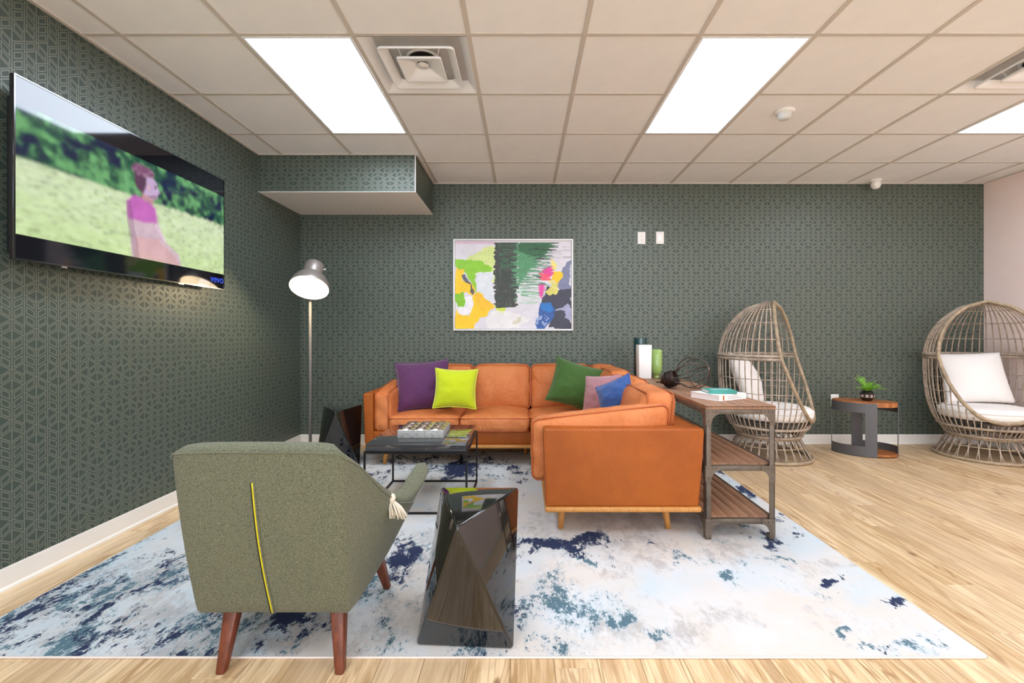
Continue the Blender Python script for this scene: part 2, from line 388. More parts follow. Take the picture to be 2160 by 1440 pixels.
def TR(loc, rx=0, ry=0, rz=0): return Matrix.Translation(loc) @ R3(math.radians(rx), math.radians(ry), math.radians(rz))
def struct(name, mb, m, parent=None, **k):
    o = mb.build(name, m, parent, **k)
    if parent is None: o['kind'] = 'structure'
    return o
def colgrid(name, fn, nu, nv, place, m, parent, attr='col', world=True):
    """flat print: colours computed per vertex on a fine grid; place(u,v)->(x,y,z)"""
    u, v = np.meshgrid(np.linspace(0, 1, nu), np.linspace(0, 1, nv), indexing='ij')
    C = fn(u, v); mb = MB(); P = place(u, v)
    vs = np.stack(P, -1).reshape(-1, 3).tolist()
    mb.v = [tuple(p) for p in vs]; mb.f = [(i*nv+j, (i+1)*nv+j, (i+1)*nv+j+1, i*nv+j+1) for i in range(nu-1) for j in range(nv-1)]
    mb.mi = [0]*len(mb.f); mb.sm = [False]*len(mb.f)
    me = bpy.data.meshes.new(name)
    r = parent
    while r is not None and r.parent is not None: r = r.parent
    vsx = [tuple(MW[r.name].inverted() @ Vector(p)) for p in mb.v] if (r is not None and world) else mb.v
    me.from_pydata(vsx, [], mb.f); me.materials.append(m)
    ca = me.color_attributes.new(attr, 'FLOAT_COLOR', 'POINT'); ca.data.foreach_set('color', C.reshape(-1, 4).astype(np.float32).ravel())
    o = bpy.data.objects.new(name, me); link(o, parent); return o
def lin(rgb): return np.array(srgb(*rgb))
def inpoly(x, y, poly):
    res = np.zeros(x.shape, bool); k = len(poly); j = k-1
    for i in range(k):
        xi, yi = poly[i]; xj, yj = poly[j]
        c = ((yi > y) != (yj > y)) & (x < (xj-xi)*(y-yi)/((yj-yi) if yj != yi else 1e-9)+xi); res ^= c; j = i
    return res
def P(px, py, D): return Vector(((px-VX)*D/F, D, CH+(VY-py)*D/F))     # photo measurement at distance D -> point in the room

# ================================================================= room shell
fl = struct('floor', MB().box((XL-.1, YF-.1, -.06), (XR+.1, YB+.1, -.004)), mat('subfloor', (.09,.06,.035), .8))
PWD, PLN = .1524, 1.2192
cache = {}
def plank_mesh(w_, l_):
    key = (round(w_, 4), round(l_, 4))
    if key not in cache:
        g = .0006; c = .0012; a, b = w_-g, l_-g
        vs = [(g,g,-.004),(a,g,-.004),(a,b,-.004),(g,b,-.004),(g,g,-c),(a,g,-c),(a,b,-c),(g,b,-c),(g+c,g+c,0),(a-c,g+c,0),(a-c,b-c,0),(g+c,b-c,0)]
        fs = [(3,2,1,0),(8,9,10,11)]+[(i,(i+1)%4,4+(i+1)%4,4+i) for i in range(4)]+[(4+i,4+(i+1)%4,8+(i+1)%4,8+i) for i in range(4)]
        me = bpy.data.meshes.new('plank'); me.from_pydata(vs, [], fs); me.materials.append(FLOOR); me.update(); cache[key] = me
    return cache[key]
x = XL; Y0 = 1.2; i = 0; rnd = random.Random(3)
rest = MB()
while x < XR-.01:
    w_ = min(PWD, XR-x); y = Y0-(rnd.random()*PLN if i else .3)
    y = Y0; l_ = PLN*(.25+.75*((i*.382) % 1))
    while y < YB-.001:
        l_ = min(l_, YB-y)
        o = bpy.data.objects.new('plank', plank_mesh(w_, l_)); o.location = (x, y, 0); link(o, fl); y += l_; l_ = PLN
    y = YF
    while y < Y0-.001:
        l_ = min(PLN, Y0-y); rest.box((x+.0006, y+.0006, -.004), (x+w_-.0006, y+l_-.0006, 0)); y += l_
    x += PWD; i += 1
o = rest.build('plank_field', FLOOR, fl); o['kind'] = 'stuff'
struct('wall_back', MB().box((XL-.1, YB, 0), (XR+.1, YB+.1, CEIL+.1)), WP)
struct('wall_left', MB().box((XL-.1, .2, 0), (XL, YB, CEIL+.1)), WP)
wb = MB().box((XL-.1, YF, 0), (XL, .2, CEIL+.1)).build('bounce_wall', SOFTW, bpy.data.objects['wall_left'])  # unseen stretch made pale to bounce light into the room
struct('wall_right', MB().box((XR, YF, 0), (XR+.1, YB, CEIL+.1)), PINK)
struct('wall_front', MB().box((XL-.1, YF-.1, 0), (XR+.1, YF, CEIL+.1)), SOFTW)
wf = struct('fill_window_1', MB().box((-2.0, YF, .62), (4.5, YF+.012, 2.52)), None or mat('fill_window_glow', (0,0,0), 1))  # invented window behind the camera, put in as fill light
NT(wf.data.materials[0]).set('Emission Color', (.80,.90,1)); NT(wf.data.materials[0]).set('Emission Strength', WINDOW_FILL)
for a, b in (((-2.06,.56),(4.56,.62)), ((-2.06,2.52),(4.56,2.58)), ((-2.06,.62),(-2.0,2.52)), ((4.5,.62),(4.56,2.52)), ((.13,.62),(.19,2.52)), ((2.3,.62),(2.36,2.52))):
    MB().box((a[0],YF+.001,a[1]), (b[0],YF+.04,b[1])).build('fill_window_frame', WHITE, wf)
SFY, SFX, SFZ = 4.102, -.948, 2.394
so = struct('wall_soffit', MB().box((XL+.001, SFY, SFZ+.004), (SFX, YB-.001, CEIL-.001)), WP)
MB().box((XL+.001, SFY-.002, SFZ), (SFX+.002, YB-.001, SFZ+.004)).build('underside', WHITE, so)
MB().box((SFX-.004, SFY-.004, SFZ), (SFX+.003, SFY+.003, CEIL)).build('corner_bead', WHITE, so)
def baseboard(name, a, b, n):   # profile with a small toe
    mb = MB(); (ax, ay), (bx, by) = a, b; nx, ny = n
    prof = [(.001,0),(.016,0),(.015,.008),(.007,.016),(.006,.094),(.004,.1),(.001,.1)]
    k = len(prof); vs = [(ax+nx*d, ay+ny*d, z) for d, z in prof]+[(bx+nx*d, by+ny*d, z) for d, z in prof]
    mb.add(vs, [((i+1)%k, i, k+i, k+(i+1)%k) for i in range(k)]+[tuple(range(k)), tuple(range(k, 2*k))]); struct(name, mb, BASEB)
baseboard('baseboard_back', (XL, YB), (XR, YB), (0, -1)); baseboard('baseboard_left', (XL, YF), (XL, YB-.017), (1, 0)); baseboard('baseboard_right', (XR, YF), (XR, YB-.017), (-1, 0))
# ---- ceiling: slab, tee bars, tiles
S = .6096; GX0 = -.288; GY0 = 4.893
ce = struct('ceiling', MB().box((XL-.1, YF-.1, CEIL+.06), (XR+.1, YB+.1, CEIL+.12)), WHITE)
lightcells = []
for cx in (-2, 2, 6):  # rows behind the camera are unseen, added to light the room
    for cy in (3, 7, 11, 15): lightcells.append((cx, cy))        # rows counted back from the wall; panel spans rows cy and cy-1
occ = {(cx, r) for cx, cy in lightcells for r in (cy, cy-1)}
vents = [(-1, 3), (5, 3)]
xs = [XL]+[GX0+S*k for k in range(-3, 9) if XL+.05 < GX0+S*k < XR-.05]+[XR]
ys = [GY0-S*r for r in range(0, 17)]; ys[0] = YB
cb = 0
def tile(x0, x1, y0, y1):
    key = ('t', round(x1-x0, 3), round(y1-y0, 3)); g = .0125; a, b = x1-x0-g, y1-y0-g
    if key not in cache:
        h = .006; t_ = .0035
        vs = [(g,g,h),(a,g,h),(a,b,h),(g,b,h),(g+h,g+h,t_),(a-h,g+h,t_),(a-h,b-h,t_),(g+h,b-h,t_),(g-.009,g-.009,.02),(a+.009,g-.009,.02),(a+.009,b+.009,.02),(g-.009,b+.009,.02)]
        vs = [(g-.008,g-.008,.012),(a+.008,g-.008,.012),(a+.008,b+.008,.012),(g-.008,b+.008,.012),(g,g,.004),(a,g,.004),(a,b,.004),(g,b,.004)]
        fs = [(0,1,2,3),(7,6,5,4)]+[(i,4+i,4+(i+1)%4,(i+1)%4) for i in range(4)]
        me = bpy.data.meshes.new('ceiling_tile'); me.from_pydata(vs, [], fs); me.materials.append(TILE); me.update(); cache[key] = me
    o = bpy.data.objects.new('ceiling_tile', cache[key]); o.location = (x0, y0, CEIL); link(o, ce)
for i in range(len(xs)-1):
    k = round((xs[i+1]-GX0)/S)-1 if i == 0 else round((xs[i]-GX0)/S)
    for r in range(1, len(ys)):
        if (k, r-1) in occ or (k, r-1) in vents: continue
        y1 = ys[r-1]; x0 = xs[i]
        if y1 > SFY and x0 < SFX:
            if xs[i+1] > SFX: tile(SFX+.01, xs[i+1], max(ys[r], SFY-.2) if ys[r] > SFY else SFY+.0, y1)
            y1 = SFY
            if ys[r] > SFY-.02: continue
        tile(x0, xs[i+1], ys[r], y1)
for xx in xs[1:-1]:
    y1 = YB if xx > SFX else SFY
    MB().box((xx-.012, YF, CEIL-.001), (xx+.012, y1, CEIL+.004)).build('tee_bar', TEE, ce)
for yy in ys[1:]:
    segs = [(XL if yy < SFY else SFX, XR)]; r = round((GY0-yy)/S)
    for cx, cy in lightcells:
        if r == cy: 
            x0 = GX0+S*cx; segs = [q for a, b in segs for q in (((a, x0+.012), (x0+S-.012, b)) if a < x0 < b else ((a, b),))]
    for a, b in segs: MB().box((a, yy-.012, CEIL), (b, yy+.012, CEIL+.005)).build('tee_bar', TEE, ce)
tn = 1
for a, b in (((XL, YF, CEIL-.004), (XL+.02, SFY, CEIL+.004)), ((XL, SFY-.02, CEIL-.004), (SFX+.004, SFY-.0045, CEIL+.004)), ((SFX+.0035, SFY-.004, CEIL-.004), (SFX+.022, YB, CEIL+.004)),
             ((SFX+.02, YB-.02, CEIL-.005), (XR, YB, CEIL+.004)), ((XR-.02, YF, CEIL-.004), (XR, YB-.02, CEIL+.004))):
    struct('trim_%d' % tn, MB().box(a, b), TEE); tn += 1

# ================================================================= ceiling fixtures
where = {(-2,3): 'flat square white ceiling light panel beside the vent, nearer the television', (2,3): 'white ceiling light panel next to the round ceiling sensor', (6,3): 'white ceiling light panel cut off by the right edge, before the pink wall'}
for cx, cy in lightcells:
    x0 = GX0+S*cx; y1 = GY0-S*(cy-1); y0 = y1-2*S
    t = thing('ceiling_light', where.get((cx, cy)) or 'unseen ceiling light panel added behind the camera for fill, %s column, %s row back' % ({-2:'left', 2:'middle', 6:'right'}[cx], {7:'first', 11:'second', 15:'third'}[cy]), 'ceiling light', ((x0+x0+S)/2, (y0+y1)/2, CEIL), group='recessed ceiling light panels')
    f = MB(); a = .014; b_ = .026
    for p, q in (((x0+a,y0+a),(x0+b_,y1-a)), ((x0+S-b_,y0+a),(x0+S-a,y1-a)), ((x0+b_,y0+a),(x0+S-b_,y0+b_)), ((x0+b_,y1-b_),(x0+S-b_,y1-a))): f.box((p[0],p[1],CEIL-.002), (q[0],q[1],CEIL+.03))
    f.build('frame', VENTM, t, True)
    MB().box((x0+b_, y0+b_, CEIL+.002), (x0+S-b_, y1-b_, CEIL+.012)).build('diffuser', PANELM, t, True)
for k, (cx, cy) in enumerate(vents):
    x0 = GX0+S*cx; y1 = GY0-S*cy; c = (x0+S/2, y1-S/2, CEIL)
    t = thing('ceiling_vent', ('square white stepped air diffuser between the left light panel and the plain tiles', 'square white stepped air diffuser at the upper right edge, before the right light panel')[k], 'air vent', c, group='square ceiling air diffusers')
    def ring(h0, z0, h1, z1, thick=.003, rr=.02):
        mb = MB(); A = rrect(-h0,-h0,h0,h0,rr); B = rrect(-h1,-h1,h1,h1,rr); n = len(A)
        lip = rrect(-h0-.004,-h0-.004,h0+.004,h0+.004,rr)
        vs = [(x_,y_,z0+.012) for x_,y_ in lip]+[(x_,y_,z0) for x_,y_ in lip]+[(x_,y_,z0) for x_,y_ in A]+[(x_,y_,z1) for x_,y_ in B]+[(x_,y_,z1+thick) for x_,y_ in B]
        fs = [(j*n+i, j*n+(i+1)%n, (j+1)*n+(i+1)%n, (j+1)*n+i) for j in range(4) for i in range(n)]
        fs += [(4*n+i, 4*n+(i+1)%n, (i+1)%n, i) for i in range(n)]
        return mb.add(vs, fs, True)
    H = S/2-.013
    ring(H, .0, H-.055, .055, rr=.008).build('outer_frame', VENTM, t)
    MB().box((-.25,-.25,.055), (.25,.25,.062)).build('backplate', mat('vent_throat', srgb(190,190,190), .5), t)
    MB().lathe([(.0,.0535),(.10,.0535),(.10,.05),(.085,.05),(.0,.051)], 28, cap=False).build('duct_collar', VENTM, t)
    MB().lathe([(.0,.0495),(.082,.0495)], 28, cap=False).build('duct_opening', BLACKHOLE, t)
    ring(.208, -.012, .165, .020, rr=.025).build('middle_cone', VENTM, t)
    mb = ring(.122, -.016, .03, .020, rr=.014); mb.build('inner_cone', VENTM, t)
    MB().lathe([(.0,.012),(.034,.012),(.034,.016)], 24, cap=False).build('centre_disc', VENTM, t)
    for a_ in (-1, 1):
        for b2 in (-1, 1): MB().tube([(a_*.1, b2*.1, 0.0), (a_*.12, b2*.12, .055)], .003, 6).build('support_wire', VENTM, t)
    for a_ in (-.1, .1):
        MB().lathe([(0,-.001),(.006,-.001),(.006,.004),(0,.004)], 10, M=Matrix.Translation((a_, .218, .035))).build('screw', BLACKHOLE, t)
t = thing('ceiling_sensor', 'round white occupancy sensor on the ceiling tile right of the middle light panel', 'sensor', (1.845, 3.30, CEIL))
MB().lathe([(0,.004),(.066,.004),(.066,-.004),(.055,-.014),(.0,-.014)], 32, cap=False).build('mounting_plate', PLAST, t)
MB().lathe([(.045,-.012),(.046,-.03),(.04,-.046),(.028,-.056),(.0,-.06)], 32, cap=False).build('lens', mat('sensor_lens', srgb(205,208,206), .3), t)
t = thing('dome_camera', 'small white dome security camera hanging at the top of the far wall', 'security camera', (3.605, 4.78, CEIL))
MB().lathe([(0,.004),(.056,.004),(.056,-.012),(.05,-.018),(0,-.018)], 32, cap=False).build('base', PLAST, t)
bm_ = MB(); Mr = TR((0,-.004,-.045), 48, 0, -12)
bm_.lathe([(.046*math.cos(a), .046*math.sin(a)) for a in [PI/2-i*PI/10 for i in range(8)]]+[(.034,-.030),(.030,-.034)], 28, Mr, cap=False).build('housing', PLAST, t)
MB().lathe([(.033,-.031),(.026,-.036),(.0,-.038)], 24, Mr, cap=False).build('lens_ring', DKPLAST, t)
MB().lathe([(.014,-.0375),(.012,-.041),(.0,-.042)], 16, Mr, cap=False).build('lens', PLAST, t)

# ================================================================= wall items
def outlet(x, z, label, kind):
    t = thing('wall_plate' if kind == 'blank' else 'wall_outlet', label, 'wall plate' if kind == 'blank' else 'outlet', (x, YB, z))
    MB().box((-.041,-.006,-.064), (.041,.0,.064), .003).build('plate', PLAST, t)
    if kind == 'blank': MB().box((-.017,-.008,-.034), (.017,-.005,.034), .001).build('insert', FRAMEW, t); return
    for s in (-1, 1):
        r = MB().prism(rrect(-.017, s*.0205-.0145, .017, s*.0205+.0145, .010), -.009, -.005).build('receptacle', PLAST, t)
        sl = MB().box((-.008,-.0096,s*.0205-.002), (-.006,-.008,s*.0205+.006)).box((.006,-.0096,s*.0205-.002), (.008,-.008,s*.0205+.005)).box((-.002,-.0096,s*.0205-.009), (.002,-.008,s*.0205-.005))
        sl.build('slot', DKPLAST, r)
outlet(1.235, 2.151, 'white duplex outlet high on the green wall, nearer the painting', 'duplex')
outlet(1.428, 2.153, 'blank white wall plate high on the green wall, right of the duplex outlet', 'blank')
outlet(3.255, .455, 'white outlet low on the wall behind the oval side table', 'duplex')

# painting
t = thing('framed_painting', 'abstract painting in green, yellow, pink and blue, slim white frame', 'painting', (-.106, YB, 1.183))
PX0, PX1, PZ0, PZ1, PY = -.729, .517, 1.183, 2.134, 4.845
for a, b in (((PX0,PY,PZ0),(PX0+.016,YB,PZ1)), ((PX1-.016,PY,PZ0),(PX1,YB,PZ1)), ((PX0+.016,PY,PZ0),(PX1-.016,YB,PZ0+.016)), ((PX0+.016,PY,PZ1-.016),(PX1-.016,YB,PZ1))):
    MB().box(a, b, .0015, 1).build('frame_rail', FRAMEW, t, True)
MB().box((PX0+.016, PY+.022, PZ0+.016), (PX1-.016, YB-.002, PZ1-.016)).build('backing', mat('shadow_gap', srgb(120,118,120), .8), t, True)
def paint(u, v):
    x = 215+u*883; y = 172+(1-v)*663
    wx = x+26*(fbm(x/55, y/55, 3)-.5)*2; wy = y+26*(fbm(x/55+9, y/55, 5)-.5)*2
    hx = x+90*(vnoise(x/160, y/5, 7)-.5); hs = x+70*(vnoise(x/200, y/9, 12)-.5)
    C = np.ones(u.shape+(4,)); base = lin((224,222,230)); n = fbm(x/60, y/60, 1)[..., None]
    C[..., :3] = base*(.86+.2*n)
    def lay(mask, c, al=1.0, var=.25, sc=30, seed=2):
        nn = (1-var/2+var*fbm(x/sc, y/sc, seed))[..., None]; m_ = (mask*al)[..., None]
        C[..., :3] = C[..., :3]*(1-m_)+np.clip(lin(c)*nn, 0, 1)*m_
    pp = lambda pts, a=None, b=None: inpoly(wx if a is None else a, wy if b is None else b, pts).astype(float)
    lay((y < 195)*(x < 520)*1.0, (205,165,190), .6)
    lay(pp([(300,300),(450,220),(560,230),(540,480),(400,430),(330,420)]), (215,232,140), .9)
    dots = ((np.mod(x, 16) < 6) & (np.mod(y, 14) < 6)).astype(float)*pp([(300,270),(520,230),(520,330),(300,330)]); lay(dots, (170,200,70), .8)
    lay(pp([(215,315),(430,320),(500,370),(470,420),(390,400),(360,420),(375,560),(340,540),(310,410),(215,380)]), (140,205,40))
    lay(pp([(370,410),(500,400),(500,640),(460,600),(380,540)]), (222,230,236))
    lay(pp([(215,380),(285,380),(275,480),(330,500),(365,540),(350,600),(300,560),(215,600)]), (250,205,25))
    lay(pp([(215,700),(330,730),(350,600),(380,540),(440,580),(510,670),(440,740),(380,770),(350,835),(215,835)]), (250,205,25), 1, .2)
    lay(pp([(360,560),(430,570),(510,670),(400,700)]), (246,190,30), .8)
    lay(pp([(215,575),(270,570),(300,630),(280,670),(215,670)]), (130,195,30))
    lay(pp([(285,590),(345,600),(340,700),(300,725),(230,720),(225,680),(290,665)]), (238,236,240))
    lay(pp([(275,430),(300,420),(320,500),(360,560),(350,590),(320,510),(285,500)]), (50,60,80), .9)
    lay(pp([(500,640),(600,690),(590,730),(540,720)]), (205,222,70))
    g1 = pp([(515,182),(690,182),(690,670),(520,680),(510,480)], x+14*(vnoise(x/30, y/12, 4)-.5)*2, y)
    lay(g1, (52,62,56), 1, .5, 12)
    gs = (vnoise(x/60, y/4, 21) > .6)*1.0*inpoly(x, y, [(540,190),(690,190),(690,380),(560,400)]); lay(gs, (60,120,80), .7, .3)
    lay((vnoise(x/4, y/50, 31) > .78)*g1, (90,100,88), .6); lay((vnoise(x/90, y/3, 33) > .82)*g1, (96,70,80), .5)
    lay(inpoly(hx, y, [(675,182),(960,182),(940,260),(880,300),(690,520),(675,520)]).astype(float), (84,148,104), 1, .5, 16)
    lay(inpoly(hx, y, [(680,182),(985,182),(960,240),(900,270),(800,300),(680,230)]).astype(float), (40,92,60), .85, .5, 12)
    lay((vnoise(hx/70, y/4.5, 41) > .5)*inpoly(hx, y, [(690,300),(960,280),(900,580),(700,600)]), (84,150,108), .9, .4)
    lay((vnoise(hx/80, y/4, 43) > .72)*inpoly(hx, y, [(800,200),(980,220),(930,500),(820,500)]), (34,46,44), .9)
    lay((vnoise(hx/90, y/4, 45) > .55)*inpoly(hx, y, [(690,520),(870,520),(820,660),(690,640)]), (150,200,165), .8)
    lay(inpoly(hs, y, [(690,530),(700,540),(720,680),(670,700)]).astype(float), (220,222,226), .8)
    lay(pp([(1040,350),(1098,320),(1098,560),(1010,560),(990,470)]), (104,112,150), .9, .4)
    lay(pp([(905,520),(1010,540),(1098,540),(1098,835),(930,835),(940,740),(880,660)]), (56,58,76), 1, .4)
    lay(pp([(820,800),(860,700),(870,650),(960,640),(985,700),(950,760),(900,835),(830,835)]), (44,88,160), 1, .6, 18)
    lay(pp([(870,640),(950,640),(975,690),(930,725),(880,690)]), (24,120,200), .9)
    lay((vnoise(x/14, y/14, 51) > .62)*pp([(820,740),(930,740),(900,835),(820,835)]), (170,190,225), .7)
    lay(pp([(975,700),(1060,640),(1098,700),(1098,790),(1060,760),(1040,700)]), (176,180,215), .8)
    lay(pp([(940,300),(1000,330),(990,400),(950,380)]), (236,222,110), .9)
    lay(pp([(960,400),(1040,410),(1045,450),(1000,480),(950,470)]), (250,205,20))
    lay(pp([(920,480),(1010,480),(980,570),(930,580),(900,560),(950,520)]), (224,216,110), .95, .4)
    lay(inpoly(x+40*(vnoise(x/60, y/4, 61)-.5), y, [(880,385),(950,360),(962,400),(950,440),(890,450)]).astype(float), (228,50,150), .95)
    lay(inpoly(x+30*(vnoise(x/60, y/4, 63)-.5), y, [(860,410),(930,425),(940,470),(865,470)]).astype(float), (240,80,110), .9)
    lay(inpoly(x+20*(vnoise(x/40, y/4, 65)-.5), y, [(850,500),(900,500),(890,560),(870,610),(858,590)]).astype(float), (226,60,160), .95)
    lay(((vnoise(x/7, y/60, 71) > .86)*(x > 860)*(y < 540)*(x < 900)), (240,150,190), .7)
    lay(((vnoise(x/120, y/3, 73) > .8)*(x > 930)*(y < 300)), (90,90,110), .6)
    lay(pp([(520,700),(700,720),(780,760),(700,835),(460,835),(430,760)]), (236,236,234), .7)
    lay(pp([(650,760),(720,750),(700,800),(640,800)]), (190,188,140), .6)
    return C
PAINTM = attr_mat('painting_canvas', 0, .45)
colgrid('canvas', paint, 300, 224, lambda u, v: (PX0+.020+u*(PX1-PX0-.04), PY+.012+0*u, PZ0+.020+v*(PZ1-PZ0-.04)), PAINTM, t)
MB().box((PX0+.020, PY+.0125, PZ0+.020), (PX1-.020, PY+.03, PZ1-.020)).build('canvas_edge', FRAMEW, t, True)

# television
TX, TY0, TY1, TZ0, TZ1 = -2.215, 2.03, 3.46, 1.475, 2.285
t = thing('television', 'large flat television on the left wall, showing a man in a meadow', 'television', (XL, (TY0+TY1)/2, TZ0))
MB().box((TX-.022, TY0, TZ0), (TX-.002, TY1, TZ1), .002, 1).build('bezel', BEZEL, t, True)
MB().box((TX-.07, TY0+.03, TZ0+.03), (TX-.022, TY1-.03, TZ1-.08), .01, 2).build('rear_housing', DKPLAST, t, True)
MB().box((XL, TY0+.10, TZ0+.08), (TX-.07, TY1-.25, TZ1-.12)).build('wall_mount', DKPLAST, t, True)
fr = MB(); e = .006
for a, b in (((TY0,TZ0),(TY0+e,TZ1)), ((TY1-e,TZ0),(TY1,TZ1)), ((TY0+e,TZ0),(TY1-e,TZ0+e)), ((TY0+e,TZ1-e),(TY1-e,TZ1))): fr.box((TX-.002,a[0],a[1]), (TX+.001,b[0],b[1]))
fr.build('front_rim', mat('tv_rim', (.16,.16,.17), .15, 1), t, True)
def screen(u, v):
    C = np.zeros(u.shape+(4,)); C[..., 3] = 1
    x, y = u*16, v*9
    n1 = fbm(x*1.1, y*1.3, 2); n2 = fbm(x*2.6, y*2.6, 8); n3 = fbm(x*1.2, y*6, 11)
    tree = lin((22,52,50))[None,None]*(1-n2[...,None])+lin((60,116,84))[None,None]*n2[...,None]
    hl = np.clip((n2*.6+n1*.5-.52)*5, 0, 1)[...,None]; dk = np.clip((.47-n1)*7, 0, 1)[...,None]
    hl = hl*.7; tree = tree*(1-hl)+lin((120,184,118))*hl; tree = tree*(1-dk)+lin((20,34,66))*dk
    gr = lin((218,228,200))*(1-n3[...,None])+lin((192,212,160))*n3[...,None]
    g2 = np.clip((.58-v-.1+.1*n1)*2.5, 0, 1)[...,None]; gr = gr*(1-.4*g2)+lin((186,218,120))*.4*g2
    gr = gr*(1-.35*np.clip((fbm(x*3, y*9, 17)-.55)*6,0,1)[...,None])
    hz = .555+.03*u+.015*(fbm(x*3, 0*y, 9)-.5)+.02*(vnoise(x*9, 0*y, 19)-.5)*(u > .6)
    k = np.clip((hz-v)*60+.5, 0, 1)[...,None]; img = tree*(1-k)+gr*k
    def lay(mask, c, al=1.0):
        m_ = (np.clip(mask, 0, 1)*al)[...,None]; img[...] = img*(1-m_)+lin(c)*m_
    uw = u+.010*(fbm(x*2, y*2, 31)-.5); vw = v+.012*(fbm(x*2+5, y*2, 33)-.5)
    ip = lambda pts: inpoly(uw, vw, pts).astype(float)
    lay(ip([(.43,.13),(.42,.30),(.405,.42),(.40,.52),(.44,.57),(.50,.57),(.555,.53),(.57,.38),(.60,.30),(.68,.22),(.70,.13)]), (206,164,196), .75)   # torso
    lay(ip([(.412,.40),(.402,.52),(.44,.575),(.505,.575),(.548,.53),(.555,.42),(.50,.40)]), (190,84,180), .85)      # vest
    lay(ip([(.44,.28),(.56,.30),(.64,.22),(.70,.13),(.45,.13)]), (206,160,160), .75)
    lay(ip([(.475,.56),(.485,.62),(.54,.60),(.54,.55)]), (190,140,150))       # neck
    lay(ip([(.47,.62),(.475,.73),(.52,.76),(.552,.73),(.560,.69),(.572,.655),(.558,.64),(.562,.62),(.545,.595),(.50,.60)]), (190,164,200)) # face
    lay(ip([(.455,.63),(.44,.72),(.45,.78),(.50,.74),(.50,.67),(.485,.60)]), (92,60,84))      # hair side
    hair = ((u-.485)/.058)**2+((v-.775)/.045)**2 < 1+.5*(fbm(x*6, y*6, 41)-.5)*2
    lay(hair*1.0, (116,72,104)); lay(hair*(fbm(x*9, y*9, 43) > .58), (176,136,160), .8)
    lay(ip([(.503,.665),(.513,.69),(.52,.66),(.51,.64)]), (222,170,176))   # ear
    img *= (.86+.28*fbm(x*2.2, y*2.2, 61))[...,None]
    k7 = np.array([0,.5,1,1.2,1,.5,0.]); k7 /= k7.sum()
    for ax in (0, 1):
        pad = [(3,3) if ax_ == ax else (0,0) for ax_ in (0,1,2)]; pd = np.pad(img, pad, mode='edge')
        img[...] = sum(kk*(pd[q:q+img.shape[0]] if ax == 0 else pd[:, q:q+img.shape[1]]) for q, kk in enumerate(k7))
    jaw = ip([(.50,.60),(.545,.594),(.562,.61),(.555,.632),(.52,.615)]); lay(np.clip(jaw, 0, 1), (140,104,124), .6)
    lay((((u-.549)/.006)**2+((v-.682)/.008)**2 < 1)*1.0, (70,50,70), .8); lay(ip([(.538,.700),(.560,.702),(.560,.696),(.538,.693)]), (90,60,80), .8)
    lay(ip([(.40,.52),(.412,.30),(.44,.13),(.47,.13),(.44,.35),(.425,.52)]), (120,80,110), .35)
    lay(ip([(.555,.42),(.61,.30),(.60,.29),(.545,.40)]), (225,200,215), .6)
    bar = ((v < .135) | (v > .855)).astype(float)
    lay(bar, (10,9,20))
    C[..., :3] = img; return C
SCR = attr_mat('screen_glow', .56, .06); NT(SCR).set('Specular IOR Level', .6)
colgrid('screen', screen, 300, 170, lambda u, v: (TX-.0015+0*u, TY0+e+u*(TY1-TY0-2*e), TZ0+e+v*(TZ1-TZ0-2*e)), SCR, t)
fc = bpy.data.curves.new('screen_text', 'FONT'); fc.body = 'vevo'; fc.size = .074; fc.extrude = .0004; fc.offset = .0005
fo = bpy.data.objects.new('tmp', fc); link(fo); dg = bpy.context.evaluated_depsgraph_get(); me = bpy.data.meshes.new_from_object(fo.evaluated_get(dg)); bpy.data.objects.remove(fo)
me.materials.clear(); me.materials.append(emis('blue_glyphs', srgb(40,70,190), .8))
M_ = Matrix.Translation((TX+.0005, TY1-.155, TZ0+.045)) @ Matrix(((0,0,1,0),(1,0,0,0),(0,1,0,0),(0,0,0,1)))
me.transform(MW[t.name].inverted() @ M_); o = bpy.data.objects.new('screen_lettering', me); link(o, t)
MB().box((TX-.004, 3.0, TZ0-.006), (TX+.001, 3.045, TZ0+.001)).build('maker_badge', CHROME, t, True)
MB().box((TX-.01, 2.245, TZ0-.008), (TX-.002, 2.27, TZ0)).build('sensor_nub', CHROME, t, True)

